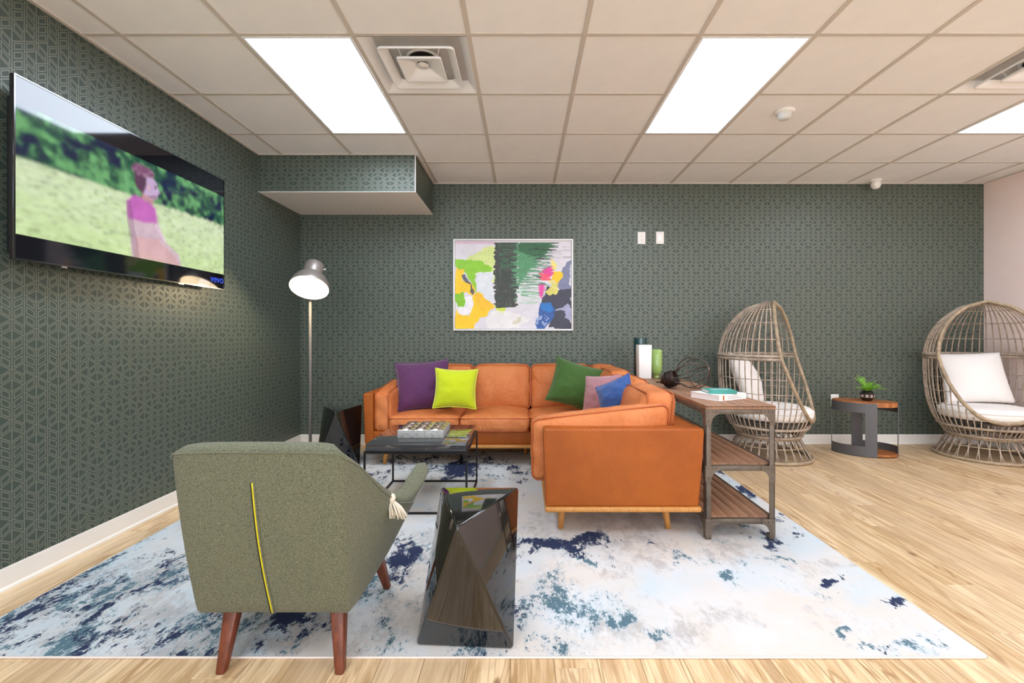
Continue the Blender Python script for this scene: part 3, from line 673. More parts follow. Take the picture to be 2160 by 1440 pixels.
# ================================================================= rug
RX0, RX1, RY0, RY1, RT = -2.115, 1.652, 1.648, 4.52, .008
blobs = {'n': [(350,1110,40,10,.8),(270,1145,60,14,.85),(170,1200,60,14,.85),(60,1265,70,14,.8),(20,1300,40,14,.7),(250,1275,60,12,1.1),(310,1240,45,9,1.15),(190,1310,35,9,1.0),(385,1150,30,14,.8),(370,1160,20,10,.9),
        (330,1360,70,22,.9),(400,1380,60,14,.9),(40,1345,60,12,.35),(615,1308,55,18,1.3),(590,1345,40,12,.7),(850,1190,45,26,1.25),(840,1150,30,12,.9),(1180,1143,110,13,1.25),(1300,1150,80,5,.7),(960,985,60,18,1.0),(900,965,60,10,.8),
        (830,985,40,14,.75),(1060,975,60,14,.8),(1100,990,40,14,.7),(1180,960,60,10,.7),(760,1000,40,10,.7),(1620,1132,40,12,1.0),(1580,1125,50,9,.5),(1760,1222,16,9,1.3),(1892,1253,22,6,1.3),(1540,1005,22,9,1.2),(1575,1035,22,9,1.1),(1640,1085,26,8,.6),(1870,1352,22,5,.8),(740,1020,50,12,.7),
        (700,1230,20,12,.4),(1120,1010,30,10,.6)],
    't': [(1180,1278,80,38,.75),(1280,1302,34,14,.85),(1120,1310,60,20,.5),(1450,1178,50,9,.75),(1530,1215,30,18,.8),(1560,1235,20,8,.6),(1160,1352,34,10,.85),(1390,1335,40,10,.7),(1245,1183,14,10,1.0),(820,1320,50,40,.5),(140,1275,34,16,.7),(480,1235,36,26,.8),(450,1340,70,30,.6),
        (1950,1358,50,14,.8),(1845,1345,34,8,.7),(1785,1308,26,6,.7),(1640,1178,40,9,.6),(1680,1240,60,10,.4),(860,1370,60,12,.4),(1000,1370,50,14,.4),(1480,1150,60,8,.5),(1560,1090,50,12,.5),(2020,1370,26,8,.6),(1980,1330,26,6,.6),(780,1290,50,20,.4),(600,1370,90,16,.5),(1160,1240,60,30,.4),(990,1000,80,20,.4)],
    'g': [(620,1350,120,30,.8),(1350,1110,160,28,.6),(1150,1100,80,30,.5),(1000,1060,60,40,.5),(1480,1325,70,22,.7),(1320,1200,80,14,.6),(1300,1350,40,12,.3),(1740,1190,80,18,.5),(420,1200,60,30,.5),(760,1240,60,30,.6),(700,1300,80,30,.6),(1500,1170,60,14,.4),(1180,1180,50,14,.4)],
    'b': [(200,1180,220,70,1),(120,1330,160,50,.9),(330,1300,100,50,.6),(1240,1290,120,36,.6),(1560,1210,90,30,.5),(1700,1130,90,30,.8),(1850,1220,60,30,.7),(1940,1360,60,16,.7),(900,1000,160,30,.7),(1100,1000,90,30,.4),(500,1280,90,50,.4),(800,1340,90,30,.5),(1550,1040,40,30,.7)]}
rug = thing('area_rug', 'large white rug with navy and teal abstract blotches under the sofa', 'rug', ((RX0+RX1)/2, (RY0+RY1)/2, 0))
def rugmask(u, v):
    X = RX0+.008+u*(RX1-RX0-.016); Y = RY0+.008+v*(RY1-RY0-.016); px = VX+X*F/Y; py = VY+(CH-RT)*F/Y
    C = np.zeros(u.shape+(4,)); rg = random.Random(21)
    w1 = fbm(X*5, Y*3, 51, 5)-.5; w2 = fbm(X*5+7, Y*3, 57, 5)-.5; w3 = fbm(X*16, Y*9, 71, 4)-.5; w4 = fbm(X*16+3, Y*9, 77, 4)-.5
    sc = 1.0/np.maximum(Y, .5)
    qx = px+sc*(260*w1+170*w3); qy = py+sc*(150*w2+110*w4)
    patch = [fbm(X*7+i*13, Y*4, 80+i, 5) for i in range(4)]
    for k, key in enumerate('ntgb'):
        B = list(blobs[key])
        for q in range({'n': 60, 't': 46, 'g': 60, 'b': 26}[key]):       # scattered faint patches, denser on the left and far side
            bx = rg.triangular(-150, 1900, 150); by = rg.uniform(960, 1390)
            if bx > 1150 and by > 1180 and rg.random() < .8: continue
            z = (by-704)/400; B.append((bx, by, rg.uniform(30, 90)*z, rg.uniform(7, 20)*z*z, rg.uniform(.3, .6)+(.26 if bx < 700 or by < 1030 else (.14 if by < 1260 else 0))))
        for bx, by, rx, ry, st in B:
            sl = -.5 if bx < 560 else (-.3 if bx < 700 else 0)
            d = ((qx-bx)/(rx*1.15))**2+((qy-by-sl*(qx-bx))/(ry*1.2))**2
            C[..., k] = np.maximum(C[..., k], st*np.exp(-d*.8))
        C[..., k] *= .5+1.05*patch[k]
    return C
o = colgrid('pile', rugmask, 320, 250, lambda u, v: (RX0+.008+u*(RX1-RX0-.016), RY0+.008+v*(RY1-RY0-.016), RT-.0004+.0022*np.exp(-((RX0+u*(RX1-RX0)-.23)/.10)**2)*(1+np.cos(v*120))*(v<.28)*(v>.05)), RUG, rug, attr='mask')
for p in o.data.polygons: p.use_smooth = True
MB().box((RX0+.006, RY0+.006, .0005), (RX1-.006, RY1-.006, RT-.0005)).build('backing', mat('rug_backing', (.5,.46,.42), .9), rug, True)
pts = [(x_, y_, .0041) for x_, y_ in rrect(RX0+.005, RY0+.005, RX1-.005, RY1-.005, .02)]
MB().tube(pts, .0040, 8, True).build('bound_edge', fabric('rug_binding', srgb(232,222,214), srgb(210,198,190), 400, .4), rug, True)

# ================================================================= sectional sofa
so = thing('sectional_sofa', 'tan leather L-shaped sectional sofa with wooden base and tapered legs', 'sofa', (-.2, 3.9, RT))
A0, A1, Yf, Yb, Bx0, By0 = -1.383, .995, 4.03, 4.86, .115, 2.59
pl = MB().box((A0+.005, Yf-.004, .158), (A1, Yb, .19), .012, 3); pl.build('wood_plinth', OAK, so, True)
MB().box((Bx0+.005, By0-.006, .158), (A1-.005, Yf+.02, .19), .012, 3).build('wood_plinth', OAK, so, True)
MB().box((A0+.05, Yf+.012, .188), (A1-.002, Yb-.004, .305), .012).build('seat_base', LEATHERP, so, True)
MB().box((Bx0+.03, By0+.05, .188), (A1-.01, Yf+.03, .305), .012).build('seat_base', LEATHERP, so, True)
def hx(x0,x1,x2,x3,y0,y1,z0,z1,bev=.015):   # box whose top (x2..x3) differs from its bottom (x0..x1)
    return MB().hexa([(x0,y0,z0),(x1,y0,z0),(x1,y1,z0),(x0,y1,z0),(x2,y0,z1),(x3,y0,z1),(x3,y1,z1),(x2,y1,z1)], bev, 4)
hx(A0+.012, A0+.088, A0-.004, A0+.084, Yf, Yb, .188, .635).build('arm', LEATHERP, so, True)
o = hx(Bx0+.008, A1-.02, Bx0-.004, A1+.012, By0, By0+.115, .188, .622).build('arm', LEATHERP, so, True)
MB().tube([(Bx0+.012,By0+.004,.2),(Bx0+.002,By0+.004,.605),(Bx0+.016,By0+.004,.616),(A1-.006,By0+.004,.616),(A1+.006,By0+.004,.605),(A1-.022,By0+.004,.2)], .0028, 6).build('seam', PIPING, o, True)
MB().box((A0+.02, Yb-.10, .188), (A1, Yb, .66), .018, 3).build('back_frame', LEATHERP, so, True)
MB().box((A1-.115, By0+.108, .188), (A1+.006, Yb, .616), .012, 3).build('back_frame', LEATHERP, so, True)
def cushion(name, lo, hi, puff, r=.035, wr=.002, seed=0, pipe_axis=2, both=True, shear=None, n=16):
    o = softbox(MB(), lo, hi, r, puff, n, wr, seed, shear).build(name, LEATHER, so, True)
    lo, hi = np.array(lo), np.array(hi); c = (lo+hi)/2; a = pipe_axis; b, d = (a+1)%3, (a+2)%3
    for side in ((1,-1) if both else (1,)):
        pts = []
        for p, q in rrect(lo[b]+.001, lo[d]+.001, hi[b]-.001, hi[d]-.001, r*.9):
            v = [0,0,0]; v[b] = p; v[d] = q; v[a] = (hi[a]-r*.35) if side == 1 else (lo[a]+r*.35)
            if shear: 
                vv = np.array(v, float)-c; v = (shear(vv[None], (vv/((hi-lo)/2))[None])[0]+c).tolist()
            pts.append(tuple(v))
        MB().tube(pts, .0046, 6, True).build('piping', PIPING, o, True)
    return o
cushion('seat_cushion', (-1.165, 4.015, .300), (-.553, 4.70, .432), (.004,.012,.036), seed=1)
cushion('seat_cushion', (-.548, 4.015, .300), (.052, 4.70, .432), (.004,.012,.040), seed=2)
cushion('seat_cushion', (.057, 4.035, .300), (.86, 4.74, .432), (.004,.004,.034), seed=3)
cushion('seat_cushion', (.075, 2.72, .300), (.86, 4.03, .432), (.012,.004,.030), seed=4)
lean = lambda k: (lambda pos, un: np.concatenate([pos[..., :1], pos[..., 1:2]+pos[..., 2:3]*k, pos[..., 2:3]], -1))
leanx = lambda k: (lambda pos, un: np.concatenate([pos[..., 0:1]+pos[..., 2:3]*k, pos[..., 1:3]], -1))
for i, (x0, x1) in enumerate(((-1.12,-.492), (-.487,.066), (.071,.66))):
    cushion('back_cushion', (x0, 4.50, .425), (x1, 4.69, .845), (.004,.045,.012), .06, .003, 5+i, 1, True, lean(.18))
for i, (y0, y1) in enumerate(((2.755,3.34), (3.345,3.93), (3.935,4.50))):
    cushion('back_cushion', (.69, y0, .425), (.885, y1, (.795,.81,.83)[i]), (.045,.004,.012), .06, .004, 9+i, 0, True, leanx(.16))
cushion('corner_cushion', (.64, 4.42, .43), (.90, 4.70, .84), (.03,.03,.012), .07, .004, 14, 0, True, lean(.1))
rise = lambda pos, un: np.concatenate([pos[..., :2], pos[..., 2:3]+.045*un[..., 0:1]*(un[..., 2:3]+1)/2+.018*np.sin(un[..., 0:1]*1.2)*0], -1)
risey = lambda pos, un: np.concatenate([pos[..., :2], pos[..., 2:3]+.035*un[..., 1:2]*(un[..., 2:3]+1)/2], -1)
cushion('arm_bolster', (-1.30, 4.045, .30), (-1.155, 4.62, .672), (.03,.006,.01), .045, .004, 20, 0, True, risey)
cushion('arm_bolster', (.050, 2.70, .30), (.845, 2.84, .695), (.006,.035,.012), .045, .0045, 21, 1, True, rise, 22)
def leg(x, y, dx, dy):
    MB().tube([(x+dx, y+dy, RT+.001), (x, y, .162)], .015, 14, r2=.025).build('leg', OAK, so, True)
for x_, y_, dx, dy in ((-1.20,4.12,-.02,-.02), (-1.20,4.76,-.02,.02), (.02,4.44,0,-.01), (.23,2.76,-.012,-.02), (.83,2.76,.02,-.02), (.84,4.76,.02,.02), (.84,3.7,.01,0)): leg(x_, y_, dx, dy)
for x_ in (-.545,): MB().tube([(x_, 4.1, RT+.001),(x_, 4.1, .162)], .012, 10).build('leg', BLACKM, so, True)

# pillows (photo position, distance from the eye)
pillow('throw_pillow', 'large purple velvet throw pillow at the left end of the sofa', PURPLE, .50, .47, .20, TR(P(892,812,4.33), -20, -4, 8), 'throw pillows on the sofa', seed=2, concave=.09, piping=mat('purple_piping', srgb(84,38,90), .8))
pillow('throw_pillow', 'bright lime green throw pillow in front of the purple one', LIME, .38, .36, .16, TR(P(961,819,4.14), -18, 2, 3), 'throw pillows on the sofa', seed=3, concave=.10, piping=LIMEP)
pillow('throw_pillow', 'dark green velvet throw pillow tilted in the sofa corner', GREEN, .45, .42, .17, TR(P(1214,811,4.20), -22, 16, -4), 'throw pillows on the sofa', seed=5, concave=.09, piping=mat('green_piping', srgb(60,100,30), .8))
pillow('throw_pillow', 'mauve pink velvet throw pillow half hidden behind the blue one', MAUVE, .34, .32, .14, TR(P(1268,834,3.70), -16, -6, -46), 'throw pillows on the sofa', seed=7, concave=.06, piping=mat('mauve_piping', srgb(200,156,164), .8))
pillow('throw_pillow', 'blue velvet throw pillow nearest the end arm of the sofa', BLUE, .31, .27, .14, TR(P(1299,839,3.42), -14, -24, -42), 'throw pillows on the sofa', seed=9, concave=.06, piping=mat('blue_piping', srgb(50,94,160), .8))

# ================================================================= console table
cx0, cx1, cy0, cy1, ct = 1.010, 1.398, 2.585, 4.50, .753
cn = thing('console_table', 'long industrial console table of brown planks on riveted iron legs', 'console table', ((cx0+cx1)/2, (cy0+cy1)/2, RT))
MB().box((cx0, cy0, ct-.021), (cx1, cy1, ct-.006)).build('top_core', CWOOD, cn, True)
for lv, (z, a0, a1, b0, b1) in enumerate(((ct, cx0, cx1, cy0, cy1), (.427, cx0+.02, cx1-.014, cy0+.03, cy1-.03), (.130, cx0+.02, cx1-.014, cy0+.03, cy1-.03))):
    n = 6; wv = (a1-a0)/n
    for i in range(n):
        MB().box((a0+i*wv+.0008, b0, z-.010), (a0+(i+1)*wv-.0008, b1, z), .0012, 1).build('plank', CWOOD, cn, True)
ir = []
def gusset(cx, y, z, sx, sz, s=.075, leg_w=.03, flip=False):
    k = 8; pts = [(0,0),(sx*s,0),(sx*s,sz*.028)]
    for i in range(k+1):
        a = PI/2*i/k; pts.append((sx*(s-(s-leg_w)*math.sin(a)), sz*(.028+(s-.028+.012)*(1-math.cos(a)))))
    pts += [(0, sz*(s+.012))]
    return [(cx+p, z+q) for p, q in pts]
for yy, sg in ((cy0+.006, 1), (cy1-.006, -1)):
    for xx, sx in ((cx0+.002, 1), (cx1-.002, -1)):
        L = MB().box((xx, yy, RT+.022), (xx+sx*.030, yy+sg*.006, ct-.021), .001, 1).box((xx, yy, RT+.022), (xx+sx*.005, yy+sg*.034, ct-.021), .001, 1)
        L.box((xx-sx*.001, yy-sg*.001, RT), (xx+sx*.032, yy+sg*.034, RT+.03), .003, 2)
        lg = L.build('leg', RUST, cn, True)
        for z, sz in ((ct-.022, -1), (.417, -1), (.122, -1)):
            g = MB().prism(gusset(xx-sx*.0005, 0, z, sx, sz), yy-sg*.003, yy-sg*.0002)
            go = g.build('corner_plate', RUST, lg, True)
            rv = MB()
            for p, q in ((.014,.014),(.036,.014),(.058,.014),(.014,.068)):
                rv.lathe([(.0045,0),(.004,.002),(.0015,.0032)], 8, M=Matrix.Translation((xx+sx*p, yy-sg*.003, z+sz*q)) @ Matrix.Rotation(sg*PI/2, 4, 'X'))
            rv.build('rivet', CHROME if False else RUST, lg, True)
            g2 = MB(); pr = gusset(0, 0, z, 1, sz)     # plate on the long side
            k = len(pr); X0, X1 = xx-sx*.0025, xx-sx*.0002
            vs = [(X0, yy+sg*p, q) for p, q in pr]+[(X1, yy+sg*p, q) for p, q in pr]
            g2.add(vs, [tuple(range(k)), tuple(range(k, 2*k))]+[((i+1)%k, i, k+i, k+(i+1)%k) for i in range(k)]); g2.build('corner_plate', RUST, lg, True)
    for z in (ct-.022, .417, .122):
        MB().box((cx0+.004, yy, z-.028), (cx1-.004, yy+sg*.02, z), .001, 1).build('end_rail', RUST, cn, True)
for xx, sx in ((cx0+.003, 1), (cx1-.003, -1)):
    for z in (ct-.022, .430, .133):
        MB().box((xx, cy0+.03, z-.030), (xx+sx*.014, cy1-.03, z), .001, 1).build('side_rail', RUST, cn, True)

# things on the console
V1 = thing('tall_vase', 'tall dark teal glazed cylinder vase behind the white one', 'vase', (1.083, 4.33, ct))
MB().lathe([(0,.001),(.054,.001),(.058,.006),(.0595,.35),(.0585,.361),(.053,.361),(.052,.02),(.0,.018)], 40, cap=False).build('body', TEALG, V1)
V2 = thing('square_vase', 'white square-sided ceramic vase on the console, in front of the teal one', 'vase', (1.080, 4.19, ct))
o = MB(); h, wv = .298, .0575
o.hexa([(-.054,-.054,0),(.054,-.054,0),(.054,.054,0),(-.054,.054,0),(-wv,-wv,h),(wv,-wv,h),(wv,wv,h),(-wv,wv,h)], .003, 2); o.build('body', WCER, V2, M=None)
MB().box((-.05,-.05,h-.004), (.05,.05,h+.0006)).build('mouth', mat('vase_mouth', srgb(190,190,188), .6), V2)
V3 = thing('goblet_vase', 'light green glazed goblet vase on a small foot', 'vase', (1.205, 4.225, ct))
MB().lathe([(0,.0),(.028,.0),(.029,.004),(.022,.012),(.021,.020),(.030,.030),(.043,.048),(.0485,.07),(.0495,.10),(.0495,.252),(.0455,.256),(.043,.252),(.043,.1),(.0,.06)], 40, cap=False).build('body', GREENG, V3)
# wire bulb sculpture
gc = Vector((1.20, 3.30, ct+.121)); sc_ = Vector((1.075, 3.40, ct+.067)); ax = (gc-sc_).normalized()
B = thing('wire_bulb_sculpture', 'light-bulb-shaped metal sculpture with open wire globe lying on the console', 'sculpture', (1.14, 3.35, ct))
Q = ax.to_track_quat('Z', 'Y').to_matrix().to_4x4(); R_ = .113
Mb = Matrix.Translation(sc_) @ Q; gd = (gc-sc_).length
sock = MB().lathe([(0,-.062),(.030,-.060),(.046,-.050),(.054,-.030),(.056,.0),(.054,.035),(.050,.040),(.046,.035),(.046,-.02),(0,-.03)], 28, Mb, cap=False).build('socket', BRONZE, B, True)
for z in (-.028,-.006,.016): MB().tube([(.057*math.cos(a), .057*math.sin(a), z) for a in [2*PI*i/28 for i in range(28)]], .004, 6, True, Mb).build('thread', BRONZE, sock, True)
MB().lathe([(.016,-.078),(.018,-.062),(.0,-.06)], 14, Mb, cap=True).build('contact', BRONZE, sock, True)
for k in range(8):
    a = 2*PI*k/8+.2; pts = []
    for i in range(20):
        f = i/19; th_ = PI*.83*(1-f)
        rr = R_*math.sin(th_); zz = gd+R_*math.cos(th_)
        pts.append((rr*math.cos(a), rr*math.sin(a), zz))
    pts = [(.044*math.cos(a), .044*math.sin(a), .02)]+pts
    MB().tube(pts, .0036, 6, M=Mb).build('wire', WIRE, B, True)
MB().tube([(R_*math.cos(2*PI*i/36), R_*math.sin(2*PI*i/36), gd) for i in range(36)], .003, 6, True, Mb).build('hoop', WIRE, B, True)
MB().lathe([(.0,gd+R_+.004),(.009,gd+R_+.002),(.009,gd+R_-.006),(0,gd+R_-.008)], 12, Mb, cap=False).build('hub', CHROME, B, True)
t = thing('metal_clip_ornament', 'small dark bronze open-jawed metal ornament between the goblet vase and wire sculpture', 'ornament', (1.135, 3.80, ct))
MB().hexa([(-.055,-.012,0),(.045,-.02,0),(.055,.012,0),(-.05,.016,0),(-.06,-.010,.008),(.045,-.018,.016),(.055,.012,.016),(-.05,.014,.008)], .003).build('lower_arm', BRONZE, t)
MB().hexa([(-.045,-.012,.035),(.045,-.016,.012),(.05,.012,.012),(-.04,.014,.035),(-.047,-.010,.041),(.045,-.014,.028),(.05,.010,.028),(-.042,.012,.041)], .003).build('upper_arm', BRONZE, t)
MB().tube([(.04,-.02,.016),(.04,.02,.016)], .012, 14).build('hinge', BRONZE, t)
MB().tube([(.04,-.005,.02),(.075,-.012,.034),(.088,.0,.026),(.075,.012,.012),(.045,.008,.010)], .005, 8).build('loop', BRONZE, t)
def book(name, label, F_, ang, w_, d_, h_, z, cover, extra=None):
    t = thing(name, label, 'book', (F_[0], F_[1], z), ang, group='books on the console')
    MB().box((0,0,0), (w_,d_,.003), .0008, 1).build('cover', cover, t)
    MB().box((0,0,h_-.003), (w_,d_,h_), .0008, 1).build('cover', cover, t)
    MB().box((0,0,.003), (w_,.003,h_-.003)).build('spine', cover, t)
    MB().box((.004,.003,.003), (w_-.004,d_-.005,h_-.003)).build('pages', PAPER, t)
    return t
a1 = math.atan2(.119, .217)
bk = book('book', 'thick white hardcover book lying flat under the teal book', (1.146, 2.735), a1, .247, .214, .036, ct, WBOOK)
MB().box((.034,-.0006,.004), (.046,.0002,.032)).build('spine_label', ORANGE, bk)
for i in range(2): MB().box((.075,-.0005,.012+i*.010), (.20-i*.03,.0002,.0145+i*.010)).build('spine_print', INK, bk)
a2 = math.atan2(.02, .20)
b2 = book('book', 'thin teal hardcover book on top of the white book', (1.112, 2.80), math.radians(-4), .165, .15, .020, ct+.0365, TEALB)
mk = MB(); rr = random.Random(4)
for i in range(9): mk.box((.03+i*.012, .06+rr.uniform(-.004,.004), .0201), (.038+i*.012, .075+rr.uniform(-.004,.006), .0206))
for i in range(7): mk.box((.045+i*.010, .085, .0201), (.052+i*.010, .091, .0206))
mk.build('cover_print', PLAST, b2)

# ================================================================= coffee table
c0, c1, d0, d1 = -1.006, -.360, 2.957, 3.604
t = thing('coffee_table', 'low square coffee table, black marble top on thin black steel frame', 'coffee table', ((c0+c1)/2, (d0+d1)/2, RT))
MB().box((c0+.004, d0+.004, .402), (c1-.004, d1-.004, .449), .002, 2).build('marble_top', MARBLE, t, True)
h = .006
for x_ in (c0, c1):
    for y_ in (d0, d1): MB().box((x_-h, y_-h, RT), (x_+h, y_+h, .39)).build('leg', BLACKM, t, True)
for z in (RT+.006, .396):
    for y_ in (d0, d1): MB().box((c0-h, y_-h, z-h), (c1+h, y_+h, z+h)).build('rail', BLACKM, t, True)
    for x_ in (c0, c1): MB().box((x_-h, d0+h, z-h), (x_+h, d1-h, z+h)).build('rail', BLACKM, t, True)
t = thing('decorative_box', 'low grey stone box with embossed silver ring-pattern lid on coffee table', 'box', (-.69, 3.27, .4495))
bx0, bx1, by0, by1 = -.847, -.537, 3.134, 3.42
MB().box((bx0, by0, .4495), (bx1, by1, .503), .003).build('body', STONE, t, True)
tw, td = (bx1-bx0)/3, (by1-by0)/3
for i in range(3):
    for j in range(3):
        cx_, cy_ = bx0+tw*(i+.5), by0+td*(j+.5)
        n = 14; g = np.linspace(-1, 1, n); U, V = np.meshgrid(g, g, indexing='ij'); rr_ = np.sqrt(U*U+V*V)
        Zh = .503+.002+.010*np.exp(-((rr_-.62)/.22)**2)+.005*np.clip(np.abs(U)+np.abs(V)-1.3, 0, 1)*2-.004*np.exp(-(rr_/.25)**2)
        ed = np.maximum(np.abs(U), np.abs(V)) > .99; Zh[ed] = .502
        mb = MB(); mb.add(np.stack([cx_+U*(tw/2-.001), cy_+V*(td/2-.001), Zh], -1).reshape(-1, 3).tolist(), [(a*n+b, (a+1)*n+b, (a+1)*n+b+1, a*n+b+1) for a in range(n-1) for b in range(n-1)], True)
        mb.build('lid_tile', SILVER, t, True)

# ================================================================= faceted stools
def gem(loc, rz, label):
    t = MB()
    top = [(-.145,.135,.5), (.182,.135,.5), (-.022,-.268,.5)]; bot = [(-.195,-.108,0), (.166,-.130,0), (-.02,.25,0)]
    vs = bot+top; fs = [(0,2,1), (3,5,4), (0,1,5), (1,4,5), (1,2,4), (2,3,4), (2,0,3), (0,5,3)]
    t.poly(vs, fs, .008, 3)
    o = t.build('faceted_stool', GLOSSB, None, M=TR(loc, 0, 0, rz)); tag(o, label, 'stool', 'glossy black faceted stools'); return o
gem((-.2, 1.82, RT), 0, 'glossy black faceted stool in the foreground, beside the green armchair')
gem((-1.605, 4.09, RT), 18, 'glossy black faceted stool at the far left end of the sofa')

# ================================================================= floor lamp
lx, ly = -1.835, 4.02
t = thing('floor_lamp', 'grey metal floor lamp with lit bell shade in the left corner', 'lamp', (lx, ly, 0))
MB().lathe([(0,0),(.15,0),(.152,.006),(.145,.014),(.02,.02),(0,.02)], 40, cap=False).build('base', LAMPM, t)
MB().tube([(0,0,.018),(0,0,1.61)], .0125, 16).build('pole', mat('lamp_pole_grey', srgb(110,106,102), .5), t)
hd = P(650, 574, 3.90)-Vector((lx, ly, 0)); opn = P(653, 607, 3.87)-Vector((lx, ly, 0))
Md = Matrix.Translation((.060, -.12, 1.590)) @ R3(math.radians(-34), 0, 0) @ R3(0, math.radians(-4), 0)
sh = [(.152,-.075),(.154,-.072),(.152,-.055),(.140,-.010),(.118,.030),(.090,.055),(.072,.068),(.070,.075),(.077,.090),(.078,.172),(.072,.182),(0,.182)]
MB().lathe(sh, 48, Md, cap=False).build('shade', LAMPM, t)
MB().lathe([(.1515,-.0745),(.148,-.055),(.136,-.012),(.114,.027),(.087,.052),(.066,.066),(0,.07)], 48, Md, cap=False).build('shade_lining', LAMPIN, t)
b_ = MB().lathe([(0,-.062),(.02,-.058),(.034,-.044),(.040,-.022),(.036,.0),(.022,.024),(.014,.05),(0,.066)], 24, Md, cap=False).build('bulb', BULB, t)
for s in (-1, 1):
    MB().tube([(s*.076,0,.12),(s*.100,0,.12)], .006, 10, M=Md).build('wing_nut', CHROME, t)
    MB().lathe([(0,-.004),(.011,-.004),(.011,.004),(0,.004)], 12, Md @ Matrix.Translation((s*.102,0,.12)) @ Matrix.Rotation(PI/2, 4, 'Y'), cap=False).build('knob', CHROME, t)
MB().tube([(0,0,1.60),(0,-.01,1.68),(.02,-.03,1.74),(.045,-.04,1.73)], .011, 12).build('elbow', LAMPM, t)
ld = bpy.data.lights.new('lamp_bulb_light', 'POINT'); ld.energy = LAMP_W; ld.color = (1, .80, .55); ld.shadow_soft_size = .03
lo_ = bpy.data.objects.new('bulb_light', ld); link(lo_, t); lo_.location = (Md @ Vector((0,0,-.085)))

# ================================================================= armchair (seen from behind)
AC = -.859
t = thing('armchair', 'sage green tweed armchair with its back to the camera, walnut legs', 'armchair', (AC, 1.85, RT))
def shell():
    # rows: (bottom point, top point) along the U from right front, round the back, to left front (x mirrored about AC)
    right = [((.262,2.13,.185), (.436,2.16,.535)), ((.262,2.03,.180), (.425,2.03,.498)), ((.264,1.90,.178), (.408,1.90,.468)), ((.266,1.80,.178), (.380,1.80,.500)), ((.268,1.70,.178), (.345,1.69,.590)), ((.270,1.635,.178), (.305,1.59,.700)), ((.262,1.606,.178), (.282,1.512,.750)), ((.254,1.600,.176), (.262,1.489,.770))]
    mid = [((x_,1.600,.178), (x_,1.484+.004*(x_/.2)**2,.773+.002*math.cos(x_*8))) for x_ in (.16,.08,0,-.08,-.16)]
    rows = right+mid+[((-a[0],)+a[1:], (-b[0],)+b[1:]) for a, b in right[::-1]]
    nz = 12; grid = []
    for a, b in rows:
        a, b = Vector(a), Vector(b)
        colm = []
        for j in range(nz+1):
            f = j/nz; p = a.lerp(b, f)
            if a.y < 1.66: p.y -= .012*math.sin(f*PI)      # soft belly of the back
            p.x += AC; colm.append(p)
        grid.append(colm)
    return grid
G = shell(); ncol = len(G); nz = len(G[0])-1
def offset(G, d):
    out = []
    for i in range(ncol):
        row = []
        for j in range(nz+1):
            a = G[min(i+1, ncol-1)][j]-G[max(i-1, 0)][j]; b = G[i][min(j+1, nz)]-G[i][max(j-1, 0)]
            n = a.cross(b).normalized(); row.append(G[i][j]+n*d)
        out.append(row)
    return out
test = offset(G, .01); sgn = 1 if test[ncol//2][3].y > G[ncol//2][3].y else -1
thk = .074
Lay = [offset(G, sgn*.014), G]     # inner edge roll handled below
inner = offset(G, sgn*thk); mb = MB(); vs = []; idx = {}
def key(p): vs.append(tuple(p)); return len(vs)-1
go = [[key(p) for p in r] for r in G]; gi = [[key(p) for p in r] for r in inner]
fs = []
for i in range(ncol-1):
    for j in range(nz):
        fs.append((go[i][j], go[i+1][j], go[i+1][j+1], go[i][j+1])); fs.append((gi[i][j], gi[i][j+1], gi[i+1][j+1], gi[i+1][j]))
rim = []
for i in range(ncol):     # rounded top roll
    a, b = G[i][nz], inner[i][nz]; up = (G[i][nz]-G[i][nz-1]).normalized()
    r_ = [go[i][nz]]+[key(a.lerp(b, f)+up*k_) for f, k_ in ((.10,.009),(.3,.014),(.5,.016),(.7,.014),(.9,.009))]+[gi[i][nz]]; rim.append(r_)
for i in range(ncol-1):
    for q in range(6): fs.append((rim[i][q], rim[i+1][q], rim[i+1][q+1], rim[i][q+1]))
    fs.append((go[i][0], gi[i][0], gi[i+1][0], go[i+1][0]))
for i, flip in ((0, False), (ncol-1, True)):      # front ends of the arms
    prev = None
    fwd = Vector((0, .012, 0))
    m_ = [key(G[i][j].lerp(inner[i][j], .5)+fwd) for j in range(nz+1)]
    for j in range(nz):
        fs.append((go[i][j], m_[j], m_[j+1], go[i][j+1])); fs.append((m_[j], gi[i][j], gi[i][j+1], m_[j+1]))
    fs.append(tuple(rim[i])+(m_[nz],)); fs.append((go[i][0], m_[0], gi[i][0]))
mb.add(vs, fs, True); shl = mb.build('shell', SAGE, t, True)
sm = shl.modifiers.new('s', 'SUBSURF'); sm.levels = 1; sm.render_levels = 1
# piping along the top edge
MB().tube([G[i][nz]+Vector((0,.0,-.003)) for i in range(1, ncol-1)], .0018, 8).build('edge_piping', fabric('sage_piping', srgb(120,122,100), srgb(80,86,70), 400), shl, True)
softbox(MB(), (AC-.235, 1.66, .20), (AC+.235, 2.15, .33), .03, (0,.01,.0)).build('seat_base', SAGE, t, True)
softbox(MB(), (AC-.232, 1.68, .325), (AC+.232, 2.17, .43), .04, (0,.01,.02)).build('seat_cushion', SAGE, t, True)
def backpt(x_, f): # point on the outer back at lateral x and height fraction f
    a, b = Vector((x_,1.600,.178)), Vector((x_,1.484,.780)); p = a.lerp(b, f); p.y -= .012*math.sin(f*PI); p.x += AC; return p
zp = []
for i in range(22):
    f = i/21; hgt = .008+f*.735
    xx = P(576-44*f-6*math.sin(f*PI), 0, 1.6).x-AC if False else (.0035-.068*0)
    zp.append(hgt)
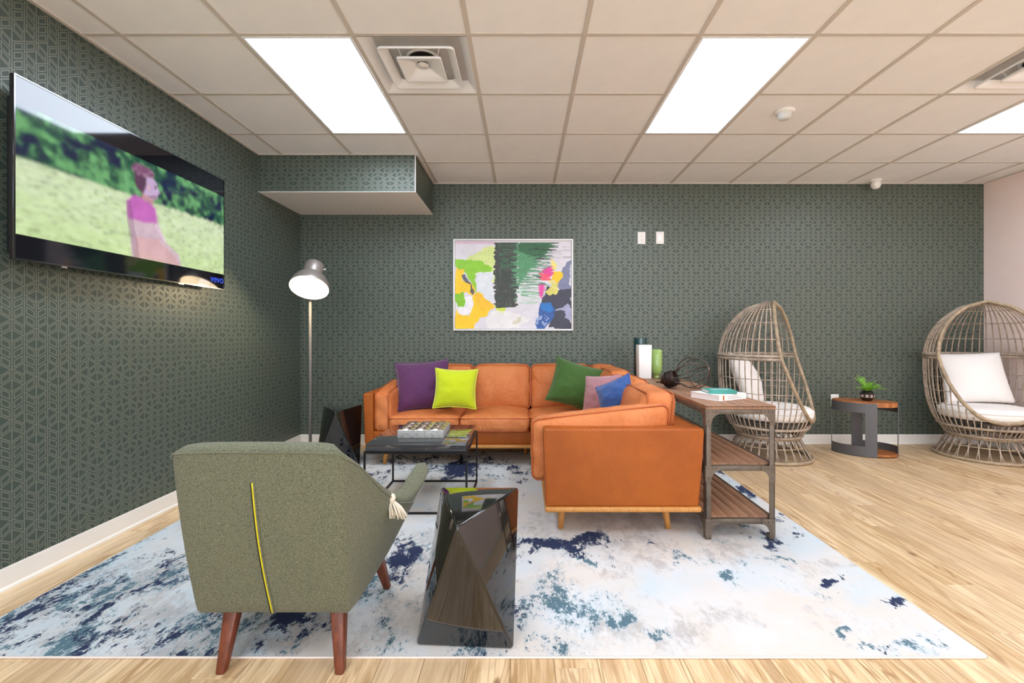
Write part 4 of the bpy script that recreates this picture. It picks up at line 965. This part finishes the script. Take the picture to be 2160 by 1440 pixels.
def zipline(off, r, nm, m, ext=0):
    pts = []
    for i in range(26):
        f = i/25; hf = .035+f*.785
        px_ = 575-43*f-5*math.sin(f*PI)
        D = 1.600-.116*hf-.012*math.sin(hf*PI); pts.append(Vector(((px_-VX)*D/F+off, D-.002, backpt(0, hf).z)))
    return MB().tube(pts, r, 8).build(nm, m, t, True)
zipline(-.0035, .0035, 'zip_gap', DKSEAM); zipline(.0012, .0034, 'zip_tape', YELLOW)
zipline(-.008, .0035, 'zip_lip', SAGE); zipline(.0062, .0030, 'zip_lip', SAGE)
def aleg(x0, y0, z0, x1, y1, ztop=.20, wt=.026, wb=.015):
    vs = [(x1-wb,y1-wb,z0),(x1+wb,y1-wb,z0),(x1+wb,y1+wb,z0),(x1-wb,y1+wb,z0),(x0-wt,y0-wt,ztop),(x0+wt,y0-wt,ztop),(x0+wt,y0+wt,ztop),(x0-wt,y0+wt,ztop)]
    MB().hexa(vs, .006, 2).build('leg', WALNUT, t, True)
aleg(AC-.17, 1.67, .0002, AC-.165, 1.585); aleg(AC+.20, 1.67, .0002, AC+.238, 1.585)
aleg(AC-.20, 2.07, RT+.0005, AC-.245, 2.11); aleg(AC+.20, 2.07, RT+.0005, AC+.248, 2.10)
# cream pillow inside it with a tassel over the arm
cp = pillow('tassel_pillow', 'cream pillow with a knotted tassel poking out over the armchair side', CREAM, .34, .17, .09, TR((-.725, 1.735, .520), -14, 12, 0), seed=11, concave=.04)
# tassel (part of the pillow)
kp = P(826, 1050, 1.80)
def loc(p): return MW[cp.name].inverted() @ p
tb = []
MB().tube([P(795,1032,1.80), P(808,1035,1.785), P(822,1043,1.775), P(828,1052,1.77)], .013, 10, r2=.011).build('tassel_neck', CREAM, cp, True)
kn = MB(); kc = P(826,1050,1.765)
kn.lathe([(.003,-.016),(.012,-.012),(.016,0),(.012,.012),(.004,.017)], 14, Matrix.Translation(kc)); kn.build('tassel_knot', CREAM, cp, True)
st = MB(); rr = random.Random(5)
for k in range(34):
    a = rr.uniform(0, 2*PI); q = rr.random()**.5; e_ = P(837+q*23*math.cos(a), 1091+rr.uniform(-6,5), 1.755+.02*q*math.sin(a))
    s_ = kc+Vector((.006*math.cos(a), .004*math.sin(a), -.008)); m1 = s_.lerp(e_, .5)+Vector((.004*math.cos(a), 0, .004))
    st.tube([s_, m1, e_], .0026, 5)
st.build('tassel_fringe', CREAM, cp, True)

# ================================================================= wicker egg chairs
prof = [(.175,.262),(.215,.272),(.28,.318),(.33,.350),(.42,.388),(.55,.415),(.70,.432),(.85,.438),(.945,.436),(1.05,.420),(1.15,.388),(1.25,.335),(1.33,.268),(1.40,.180),(1.44,.100),(1.458,.0)]
pz = [p[0] for p in prof]; pr_ = [p[1] for p in prof]
def rad(z): return float(np.interp(z, pz, pr_))
cut = lambda z: .05+.12*(max(1.458-z, 0)/.52)**.7 if z > .94 else .17+(.94-z)*.335
zb = min((z for z in np.linspace(.36, .6, 481) if cut(z) < rad(z)), default=.37)
def egg(loc_, rz, label):
    t = thing('egg_chair', label, 'chair', loc_, rz, group='wicker egg chairs')
    rr = random.Random(9)
    n = 50
    for k in range(n):
        a = 2*PI*(k+.5)/n; ca, sa = math.cos(a), math.sin(a); pts = []
        for z in np.concatenate([np.linspace(.20, .95, 12), np.linspace(1.0, 1.455, 10)]):
            r = rad(z); x_, y_ = r*ca, r*sa
            if z > zb and x_ > cut(z): 
                break
            pts.append((x_+rr.uniform(-.001,.001), y_+rr.uniform(-.001,.001), z))
        MB().tube(pts, .0056, 5).build('rib', WICKER, t)
    def arc(z, r_, name='weave', extra=0, wob=0):
        R = rad(z)+extra; c = cut(z)
        if z < zb or c >= R: pts = [(R*math.cos(2*PI*i/48), R*math.sin(2*PI*i/48), z+wob*(i%2-.5)) for i in range(48)]; MB().tube(pts, r_, 6, True).build(name, WICKER, t); return
        a0 = math.acos(c/R); pts = [(R*math.cos(a), R*math.sin(a), z+wob*(i%2-.5)) for i, a in enumerate(np.linspace(a0, 2*PI-a0, 44))]
        MB().tube(pts, r_, 6).build(name, WICKER, t)
    for z in (.50, .62, .75, 1.10, 1.25, 1.37): arc(z, .0036, 'weave', .002, .004)
    for z in (.925, .952): arc(z, .0125, 'seam_ring', .002)
    for z in (.218, .30): arc(z, .012, 'lower_ring', .003)
    # opening rim: where the cutting plane meets the shell
    zs = zb+(1.450-zb)*(np.linspace(0, 1, 40)**2*.6+np.linspace(0, 1, 40)*.4); L_ = []
    for z in zs:
        R = rad(z); c = min(cut(z), R*.9995); L_.append((c, math.sqrt(max(R*R-c*c, 0)), z))
    ptsR = [(x_, -y_, z) for x_, y_, z in L_[::-1]]+L_[1:]
    rim = MB().tube(ptsR, .0155, 10, True).build('opening_rim', WICKERD, t)
    bands = MB()
    # bowl floor under the cushion
    MB().lathe([(0,.345),(rad(.36)-.02,.345),(rad(.36)-.02,.357),(0,.357)], 36, cap=False).build('seat_deck', mat('dark_weave', srgb(70,60,52), .8), t)
    # base: flared skirt of straight canes between waist ring and floor ring
    for k in range(56):
        a = 2*PI*k/56; b = a+(.09 if k % 2 else -.09)
        MB().tube([(.255*math.cos(a), .255*math.sin(a), .205), (.355*math.cos(b), .355*math.sin(b), .016)], .005, 5).build('base_cane', WICKER, t)
    for R, z, r_ in ((.262, .20, .011), (.30,.125,.005), (.362, .016, .0155)):
        MB().tube([(R*math.cos(2*PI*i/48), R*math.sin(2*PI*i/48), z) for i in range(48)], r_, 8, True).build('base_ring', WICKERD, t)
    return t
E1 = (2.315, 4.415); E2 = (4.325, 4.385)
f1, f2 = math.radians(-38), math.radians(-112)
egg((E1[0], E1[1], 0), f1, 'wicker egg chair behind the console table, facing right')
egg((E2[0], E2[1], 0), f2, 'wicker egg chair against the pink wall, opening toward the camera')
def seatpad(E, f, label):
    M = Matrix.Translation((E[0], E[1], 0)) @ Matrix.Rotation(f, 4, 'Z')
    n = 30; mb = MB(); prof_ = [(0,.372),(.25,.366),(.315,.372),(.338,.392),(.344,.42),(.338,.452),(.315,.475),(.25,.488),(0,.492)]
    mb.lathe(prof_, 40, cap=False); o = mb.build('seat_pad', CANVAS, None, M=M @ Matrix.Translation((.028,0,-.004))); tag(o, label, 'cushion', 'round white egg chair seat cushions')
    MB().tube([((.343)*math.cos(2*PI*i/40), .343*math.sin(2*PI*i/40), .446) for i in range(40)], .0035, 6, True).build('piping', CANVAS, o)
    return M
M1 = seatpad(E1, f1, 'round white seat cushion in the egg chair behind the console')
M2 = seatpad(E2, f2, 'round white seat cushion in the egg chair against the pink wall')
PB = Matrix.Translation((-.19, 0, .725)) @ Matrix.Rotation(math.radians(90), 4, 'Z') @ R3(math.radians(-24), 0, 0)
pillow('back_pillow', 'white square pillow leaning in the egg chair behind the console', CANVAS, .50, .52, .17, M1 @ PB @ Matrix.Rotation(math.radians(4), 4, 'Y'), 'white egg chair back pillows', seed=13, concave=.05)
pillow('back_pillow', 'white square pillow leaning in the egg chair against the pink wall', CANVAS, .52, .52, .18, M2 @ PB @ Matrix.Rotation(math.radians(-3), 4, 'Y'), 'white egg chair back pillows', seed=15, concave=.05)

# ================================================================= oval side table + plant
oc = Vector((3.274, 4.49, 0)); la = math.atan2(-.274, .426); ea, eb, oh = .262, .168, .51
t = thing('oval_side_table', 'oval side table with wooden top and curved grey steel frame', 'side table', (oc.x, oc.y, 0), la)
el = lambda a, s=1.0: (ea*s*math.cos(a), eb*s*math.sin(a))
def slab(z0, z1, s, name, m, seg=56):
    pts = [el(2*PI*i/seg, s) for i in range(seg)]; k = seg
    vs = [(x_,y_,z0) for x_,y_ in pts]+[(x_,y_,z1) for x_,y_ in pts]
    MB().poly(vs, [tuple(range(k))[::-1], tuple(range(k,2*k))]+[(i,(i+1)%k,k+(i+1)%k,k+i) for i in range(k)]).build(name, m, t)
slab(.468, oh, .975, 'wood_top', ACACIA); slab(.012, .032, .975, 'lower_shelf', ACACIA)
def band(a0, a1, z0, z1, mb):
    n = max(2, int(abs(a1-a0)/.07)); A = np.linspace(a0, a1, n+1); vs = []
    for a in A:
        x0, y0 = el(a, .978); x1, y1 = el(a, 1.0); vs += [(x0,y0,z0),(x1,y1,z0),(x1,y1,z1),(x0,y0,z1)]
    fs = [(0,1,2,3), tuple(4*n+i for i in (3,2,1,0))]
    for i in range(n):
        for j in range(4): fs.append((4*i+j, 4*i+(j+1)%4, 4*i+4+(j+1)%4, 4*i+4+j))
    mb.add(vs, fs, False)
for rot in (0, PI):
    mb = MB(); s0, s1 = PI+rot-.02, PI+rot+1.93; gap = 1e-4
    for i_, (a0_, a1_, z0_, z1_) in enumerate(((s0, s1, .412, .5), (s0, s1, .004, .098), (s0, s0+.10, .098, .412), (s1-.36, s1, .098, .412))): band(a0_, a1_, z0_, z1_, mb)
    mb.build('steel_panel', GREYM, t)
pc = P(1824, 843, 4.5); pc = Vector((pc.x, 4.47, oh))
pt = thing('potted_fern', 'small bright green fern in black faceted pot on the oval table', 'plant', pc)
pot = MB().lathe([(0,0),(.034,0),(.042,.006),(.062,.034),(.062,.064),(.050,.082),(.036,.098),(.030,.098),(.030,.090),(0,.088)], 10, smooth=False, cap=False).build('pot', POTB, pt)
for k in range(10):
    a = 2*PI*(k+.5)/10; c_, s_ = math.cos(a), math.sin(a); q = .0595
    w2 = .011; vs = []
    for z, r_ in ((.036,.0615*math.cos(PI/10)),(.062,.0615*math.cos(PI/10))):
        for d_, rr_ in ((-w2, r_-.002), (w2, r_-.002), (w2, r_+.0012), (-w2, r_+.0012)): vs.append((c_*rr_-s_*d_, s_*rr_+c_*d_, z))
    MB().hexa(vs).build('pale_panel', POTS, pot)
lr = random.Random(12)
for k in range(22):
    a = lr.uniform(0, 2*PI); el_ = lr.uniform(.5, 1.4); L_ = lr.uniform(.11, .18); mb = MB()
    pts = []
    for i in range(9):
        f = i/8; hx_ = L_*f*math.cos(el_)*(1+.3*f); z = .085+L_*f*math.sin(el_)-.05*f*f*math.cos(el_); pts.append(Vector((hx_*math.cos(a), hx_*math.sin(a), z)))
    mb.tube(pts, .0012, 4)
    for i in range(2, 9):
        for s in (-1, 1):
            p = pts[i]; d_ = (pts[i]-pts[i-1]).normalized(); side = d_.cross(Vector((0,0,1))).normalized()*s; ln = .030*(1-.5*i/9)+.008
            up = Vector((0,0,lr.uniform(.1,.5))); tip = p+(side+d_*.5+up*.4).normalized()*ln; wd = d_*.006
            mb.add([p-wd*.3, p+wd+(tip-p)*.4, tip, p-wd+(tip-p)*.45, p+(tip-p)*.45+Vector((0,0,.0015))], [(0,1,4),(1,2,4),(2,3,4),(3,0,4)])
    mb.build('frond', LEAF, pt)
